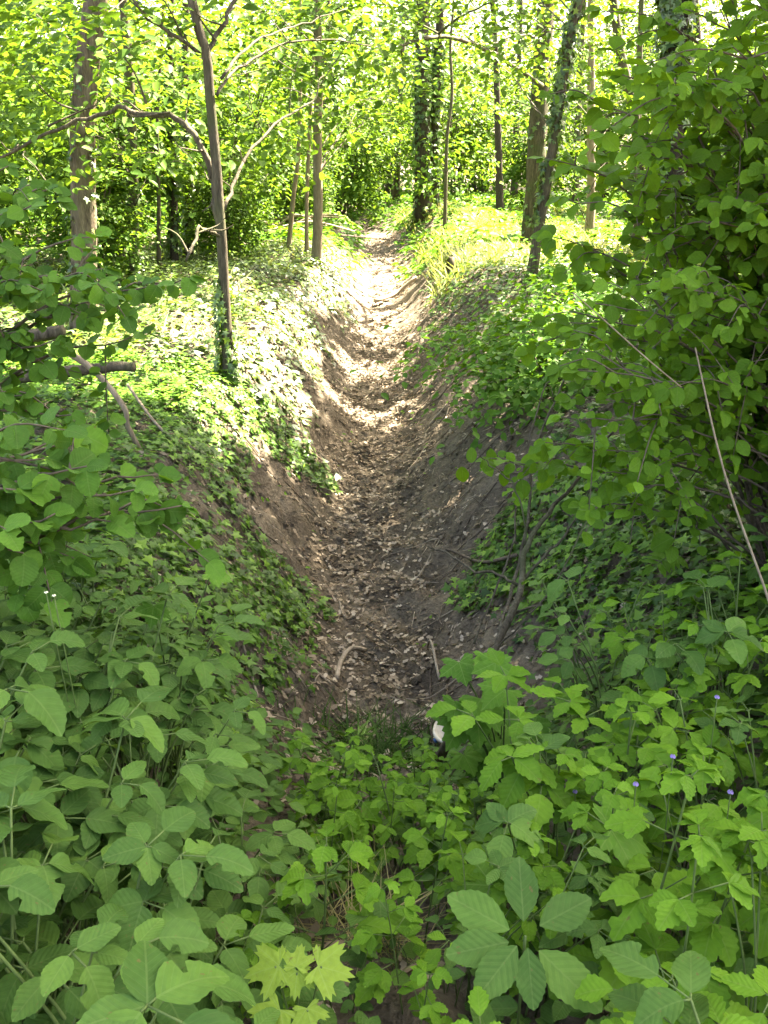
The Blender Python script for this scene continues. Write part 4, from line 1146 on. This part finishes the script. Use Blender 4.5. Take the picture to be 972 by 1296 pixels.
# single plants the eye lands on
def drop(px, py, Y):
    p = at(px, py, Y); return (p[0], p[1], float(height(p[0], p[1]))), p[2] - float(height(p[0], p[1]))
loc, h = drop(665, 1185, 1.12)
pl = Plant(); pl.st.tube(smooth_line([(0, 0, -.02), (.0, .0, h * .5), (0, 0, h)], 4), 0.003, 5)
for i in range(4): lm(f'rosette{i}', leaf_template(0.27 + .015 * i, 9, 0.014, 0.08 + .04 * i, 0.06 + .04 * i, 0.48, 0.75, 0.10, 0.9), 'elder')
for a, s in ((88, .115), (28, .115), (148, .125), (192, .115), (-48, .135), (-92, .095), (-128, .115)):
    pl.leaf(f'rosette{abs(int(a)) % 4}', (math.cos(R(a)) * .03, math.sin(R(a)) * .03, h + rng.normal(0, .006)), np.array([0, -.55, 1]) + rnd_dirs(1)[0] * .08, vec(R(a), .05), s)
plant_at(finish(pl, 'stem', 'stem'), 'ground_elder', 'large rosette of seven broad toothed leaflets in right foreground', 'plant', None, loc, 0, 1)
loc, h = drop(375, 1235, 1.05)
pl = Plant()
for (dx, dy, dz, s, a) in ((-.05, .015, .0, .064, 195), (.055, .015, .0, .068, -12), (0, .0, -.005, .046, -90), (.0, .03, .0, .042, 80), (-.035, -.055, -.03, .062, 235), (.025, -.05, -.03, .046, -70)):
    t = np.array([dx, dy, h + dz])
    pl.st.tube(smooth_line([(0, 0, -.02), (dx * .3, dy * .3, h * .6), t - vec(R(a), 0) * s * .2], 4), .002, 5)
    pl.leaf(f'map{abs(a) % 4}', t - vec(R(a), 0) * s * .3, np.array([0, -.35, 1]) + rnd_dirs(1)[0] * .12, vec(R(a), 0), s)
plant_at(finish(pl, 'stem', 'stem'), 'maple_seedling', 'yellow green maple seedling with pointed lobes in the foreground', 'plant', None, loc, 0, 1)
loc, h = drop(395, 1085, 1.35)
plant_at(herb_plant(max(h, .25) + .05), 'wild_herb', 'lone upright herb on bare soil left of the dry tuft', 'plant', None, loc, 1.0, .9)
loc, h = drop(640, 915, 2.35)
pl = Plant()
for (px, py, s) in ((594, 850, .10), (600, 925, .125), (655, 935, .115), (640, 850, .095), (628, 835, .07), (625, 975, .10), (672, 955, .10), (615, 915, .12), (640, 925, .12), (590, 900, .09), (652, 885, .10), (690, 925, .08), (600, 965, .09), (622, 900, .12), (640, 960, .11)):
    q = at(px - 13, py + 6 - s * 180, 2.35 + rng.normal(0, .06)) - np.array(loc)
    pl.st.tube(smooth_line([(0, 0, -.02), (q[0] * .3, q[1] * .3, q[2] * .6), q], 4), np.array([.0035] * 8 + [.0025]), 5)
    pl.leaf(f'lob{rng.integers(8)}', q, np.array([0, -.45, 1]) + rnd_dirs(1)[0] * .25, vec(rng.uniform(-2.6, -.5), -.1), s)
plant_at(finish(pl, 'stem', 'stem'), 'sycamore_sapling', 'young plant with big lobed leaves standing over the white bucket', 'plant', None, loc, 0, 1)
loc, h = drop(700, 1055, 1.45)
plant_at(lobed_plant(h, 4, 'lob', .11), 'lobed_herb', 'low plant with broad lobed leaves amid right foreground herbs', 'plant', None, loc, 1.2, 1)
loc, h = drop(490, 985, 2.0)
plant_at(elder_plant(max(.15, h), 5, 'herb', .085), 'wild_herb', 'bright leaved herb at the head of the ditch', 'plant', None, loc, 0.3, 1)
loc, h = drop(195, 690, 2.3)
plant_at(lobed_plant(h * .85, 6, 'lob', .075, .22), 'sycamore_sapling', 'broad lobed leaf sapling between the hazel and the left ivy', 'plant', None, loc, .5, 1)
# ash seedling
p = gp(840, 750, 0); pl = Plant()
Q = smooth_line([(0, 0, -.02), (.02, -.03, .12), (-.03, -.10, .17), (-.11, -.16, .15)], 4); pl.st.tube(Q, .0025, 5)
lm('ash', leaf_template(.20, 6, .012, .2, .2, .45, .9), 'herb')
for i in range(5, 12):
    for s in (1, -1):
        d = Q[i + 1] - Q[i]; d /= np.linalg.norm(d); sd = np.cross(d, (0, 0, 1)) * s
        pl.leaf('ash', Q[i], np.array([0, -.2, 1]) + rnd_dirs(1)[0] * .1, sd + d * .5, .07)
pl.leaf('ash', Q[-1], (0, -.2, 1), Q[-1] - Q[-2], .07)
plant_at(finish(pl, 'stem', 'stem'), 'ash_seedling', 'ash seedling with paired narrow leaflets on the ivy bank', 'plant', None, tuple(p), 0, 1.1, 'leaflet')

# ------------------------------------------------------------------ shrubs with single leaves: hazel (left), dogwood (right)
def shrub(name, label, base, ends, key, lsize, spacing, stem_mat, leaf_mat_key, T, gap=0.35, sub=3, subL=0.35, cap=300, r0=0.012, group=None, up=0.9, face=0.35):
    base = np.array(base, float)
    root = empty(name, base); tag(root, label, 'shrub', group)
    st = MB(); lv = []
    def leaves_on(Q, start):
        seg = np.linalg.norm(np.diff(Q, axis=0), axis=1); cum = np.concatenate([[0], np.cumsum(seg)])
        s = cum[-1] * start
        while s < cum[-1]:
            k = min(np.searchsorted(cum, s), len(Q) - 1)
            d = Q[k] - Q[max(0, k - 1)]; d = d / (np.linalg.norm(d) + 1e-9)
            sd = np.cross(d, (0, 0, 1)); sd /= np.linalg.norm(sd) + 1e-9
            for sg in (1, -1):
                if rng.random() < 0.12: continue
                t = sd * sg + d * 0.6 + rnd_dirs(1)[0] * 0.5 + np.array([0, 0, -.35])
                t /= np.linalg.norm(t)
                n = np.array([0, -face, up]) + rnd_dirs(1)[0] * 0.85
                pe = Q[k] + t * lsize * 0.15
                lv.append((pe, n, t, lsize * rng.uniform(.45, 1.2)))
            s += spacing * rng.uniform(.7, 1.3)
        n = np.array([0, -face, up]) + rnd_dirs(1)[0] * 0.4
        lv.append((Q[-1], n, Q[-1] - Q[-2] + np.array([0, 0, -.02]), lsize * rng.uniform(.7, 1.1)))
    for e in ends:
        e = np.asarray(e, float) - base
        h = np.linalg.norm(e)
        Q = wiggle(smooth_line([(rng.normal(0, .06), rng.normal(0, .06), -.04), e * np.array([.3, .3, .55]) + rng.normal(0, .05, 3), e * np.array([.7, .7, .92]), e], 6), 0.008)
        st.tube(Q, np.linspace(r0, .002, len(Q)), 5, 0.04)
        leaves_on(Q, gap)
        for j in range(sub):
            k = int(rng.uniform(gap, .95) * (len(Q) - 1))
            d = rnd_dirs(1)[0] * np.array([1, 1, .5]) + (Q[k] - Q[k - 1]) * 6 + np.array([0, 0, -.1])
            d /= np.linalg.norm(d)
            L = subL * rng.uniform(.5, 1.2)
            B = smooth_line([Q[k], Q[k] + d * L * .5 + np.array([0, 0, .02]), Q[k] + d * L + np.array([0, 0, -.03])], 4)
            st.tube(B, np.linspace(.0035, .0015, len(B)), 4)
            leaves_on(B, .15)
    link('stems', st.mesh('stems', M[stem_mat]), root)
    P = np.array([l[0] for l in lv]); Nn = np.array([l[1] for l in lv]); Tt = np.array([l[2] for l in lv]); S = np.array([l[3] for l in lv])
    order = np.argsort(np.linalg.norm(P + base - np.array([0, 0, CZ]), axis=1))
    for i in order[:cap]:
        o = link('leaf', LM[f'{key}{rng.integers(8)}'], root); o.matrix_basis = mat4(P[i], Nn[i], Tt[i], S[i])
    r = order[cap:]
    if len(r):
        me = scatter_mesh('foliage', T, P[r], frames(Nn[r], Tt[r]), S[r], M[leaf_mat_key])
        tag(link('foliage', me, root), kind='stuff')
    return len(lv)

def ell_ends(c, r, n, lo=0.5):
    d = rnd_dirs(n) * (rng.uniform(lo, 1, n))[:, None] * np.array(r)
    return np.array(c) + d
shrub('hazel_bush', 'hazel bush with round leaves hanging over the left bank before the log', gz(-2.1, 2.9), 
      [at(px, py, Y) for px, py, Y in ((40, 260, 2.9), (120, 300, 2.8), (200, 360, 2.7), (240, 350, 2.9), (60, 350, 2.7), (150, 390, 2.8), (20, 420, 2.6), (70, 430, 2.6), (180, 420, 2.9), (10, 210, 3.2), (30, 500, 2.5), (90, 525, 2.5), (0, 310, 2.6), (-40, 380, 2.6), (-50, 240, 3.0), (60, 240, 3.3), (130, 340, 2.7), (20, 360, 2.6))],
      'hazel', 0.056, 0.042, 'twig', 'hazel', ROUND, .5, 3, .26)
shrub('hazel_bush', 'low hazel bush with pale round leaves above the left ground elder', gz(-1.65, 1.9),
      [at(px, py, Y) for px, py, Y in ((60, 580, 1.9), (110, 590, 1.85), (170, 620, 1.9), (230, 640, 2.0), (20, 620, 1.8), (70, 650, 1.8), (140, 660, 1.9), (0, 560, 1.9), (100, 555, 2.1), (-30, 680, 1.7), (30, 700, 1.8), (200, 600, 2.1))],
      'hazel', 0.060, 0.045, 'twig', 'hazel', ROUND, .5, 3, .22)
dog = [('dogwood with round leaves whose twigs overhang the ditch from right', (1.75, 3.5), (1.30, 3.3, 1.5), (0.45, .5, 1.0), 30),
       ('dogwood behind the bleached cane, leaves down to the ivy', (2.1, 3.0), (1.70, 2.9, 1.2), (.55, .5, .95), 32),
       ('tall dogwood around the ivy covered trunk, reaching highest', (2.5, 4.3), (2.0, 4.1, 2.2), (.8, .6, 1.0), 24),
       ('dogwood at the far end of the thicket next to brambles', (2.2, 5.4), (1.9, 5.2, 1.3), (.7, .7, 1.1), 32),
       ('dogwood deepest in the thicket on the right, shaded', (3.4, 3.8), (2.8, 3.7, 1.5), (.8, .8, 1.3), 28),
       ('young dogwood hanging over the thicket with tall upright shoots', (2.0, 3.4), (1.6, 3.2, 2.3), (.5, .45, .6), 20)]
for lb, b, c, r, n in dog:
    shrub('dogwood_shrub', lb, gz(*b), ell_ends(c, r, n, .3), 'dog', 0.064, 0.05, 'twig', 'dogwood', ROUND, .35, 4, .36, r0=.010, face=.45)
ends = [at(rng.uniform(770, 990), rng.uniform(-30, 330), rng.uniform(2.9, 3.9)) for _ in range(27)]
shrub('dogwood_shrub', 'dogwood arching up in front of the ivy covered trunk', gz(2.15, 3.7), ends, 'dog', .060, .05, 'twig', 'dogwood', ROUND, .55, 4, .32, r0=.009, face=.45)
ends = [at(rng.uniform(700, 985), rng.uniform(320, 600), rng.uniform(2.7, 3.7)) for _ in range(26)]
shrub('dogwood_shrub', 'low spreading dogwood cascading down to the right bank ivy', gz(2.0, 3.1), ends, 'dog', .060, .05, 'twig', 'dogwood', ROUND, .55, 4, .30, r0=.007, face=.5)
ends = [at(*q) for q in ((690, 560, 3.2), (740, 640, 3.0), (760, 600, 3.0), (800, 620, 2.9), (620, 580, 3.4), (700, 300, 3.5), (690, 200, 3.6), (715, 250, 3.4), (740, 120, 3.6), (720, 420, 3.5), (760, 480, 3.3))]
shrub('dogwood_shrub', 'slender dogwood with sparse drooping twigs at the thicket edge', gz(1.7, 3.3), ends, 'dog', .075, .06, 'twig', 'dogwood', ROUND, .72, 2, .2, r0=.008)
for i, (px, py, s, lb) in enumerate(((660, 492, .22, 'lowest bramble clump spreading onto the bare right bank'), (690, 500, .35, 'bramble clump on the bank just past the dogwood edge'), (690, 445, .35, 'bright bramble clump above the bare right bank'),
                                     (725, 470, .5, 'bramble clump pressed against the dogwood'), (740, 405, .6, 'tall bramble clump at the foot of the slanting stem'), (720, 372, .4, 'farthest bramble clump before the sunlit grass'), (780, 440, .8, 'big bramble clump behind the dogwood thicket'))):
    x, y = gp(px, py, 0)[:2]
    cl = np.array([(rng.normal(0, .33), rng.normal(0, .4), rng.uniform(.05, .9) * s) for _ in range(24)])
    root = empty('bramble', gz(x, y)); tag(root, lb, 'plant', 'brambles on the right bank top')
    mb = MB()
    for c in cl[::3]: mb.tube(smooth_line([(0, 0, -.03), c * np.array([.5, .5, 1.1]), c], 3), np.linspace(.006, .002, 7), 4)
    link('stems', mb.mesh('stems', M['twig']), root)
    tag(link('foliage', crown_mesh('foliage', cl, 45, .45, .075, M['bramble'], HEX, (0, 0, 0), False, .6), root), kind='stuff')

# leafy green twig over the bare right bank
b = gp(660, 625, 0)
pl = Plant()
Q = smooth_line([(0, 0, 0), (at(640, 600, b[1] - .05) - b), (at(610, 585, b[1] - .1) - b), (at(578, 592, b[1] - .15) - b)], 5)
pl.st.tube(Q, np.linspace(.005, .002, len(Q)), 5)
for i in range(6, 16, 2):
    pl.leaf(f'dog{i % 4}', Q[i], np.array([0, -.8, .5]) + rnd_dirs(1)[0] * .4, np.array([rng.normal(0, .4), 0, (1 if i % 4 == 0 else -1)]), .11)
plant_at(finish(pl, 'stem', 'twig'), 'leafy_twig', 'low twig with a few light leaves over the bare right bank', 'twig', None, tuple(b), 0, 1)

# tiny flowers
lm('petal', leaf_template(.4, 3, 0, .2, .1, .6, .5), 'elder')
pet = template_mesh('petal', leaf_template(.4, 3, 0, .2, .1, .6, .5), M['flower'])
pet2 = template_mesh('petal', leaf_template(.4, 3, 0, .2, .1, .6, .5), M['blossom'])
def flower(px, py, Y, me, label, group, s=.009):
    p = at(px, py, Y)
    g = float(height(p[0], p[1]))
    root = empty('wild_flower', (p[0], p[1], g)); tag(root, label, 'flower', group)
    mb = MB(); mb.tube(smooth_line([(0, 0, -.01), (.01, 0, (p[2] - g) * .5), (0, 0, p[2] - g)], 3), .0015, 4); link('stem', mb.mesh('stem', M['stem']), root)
    for k in range(5):
        o = link('petal', me, root); o.matrix_basis = mat4((0, 0, p[2] - g), vec(k * 1.256, .9), vec(k * 1.256, .5), s)
for q in ((852, 955, 1.5), (908, 880, 1.7), (805, 990, 1.45), (728, 1000, 1.7), (925, 1000, 1.4)):
    flower(*q, pet, 'tiny violet flower among the right foreground herbs', 'violet flowers in the right foreground')
for q in ((58, 748, 1.65), (68, 752, 1.65)):
    flower(*q, pet2, 'tiny cream blossom above the left ground elder', 'cream blossoms on the left', .006)
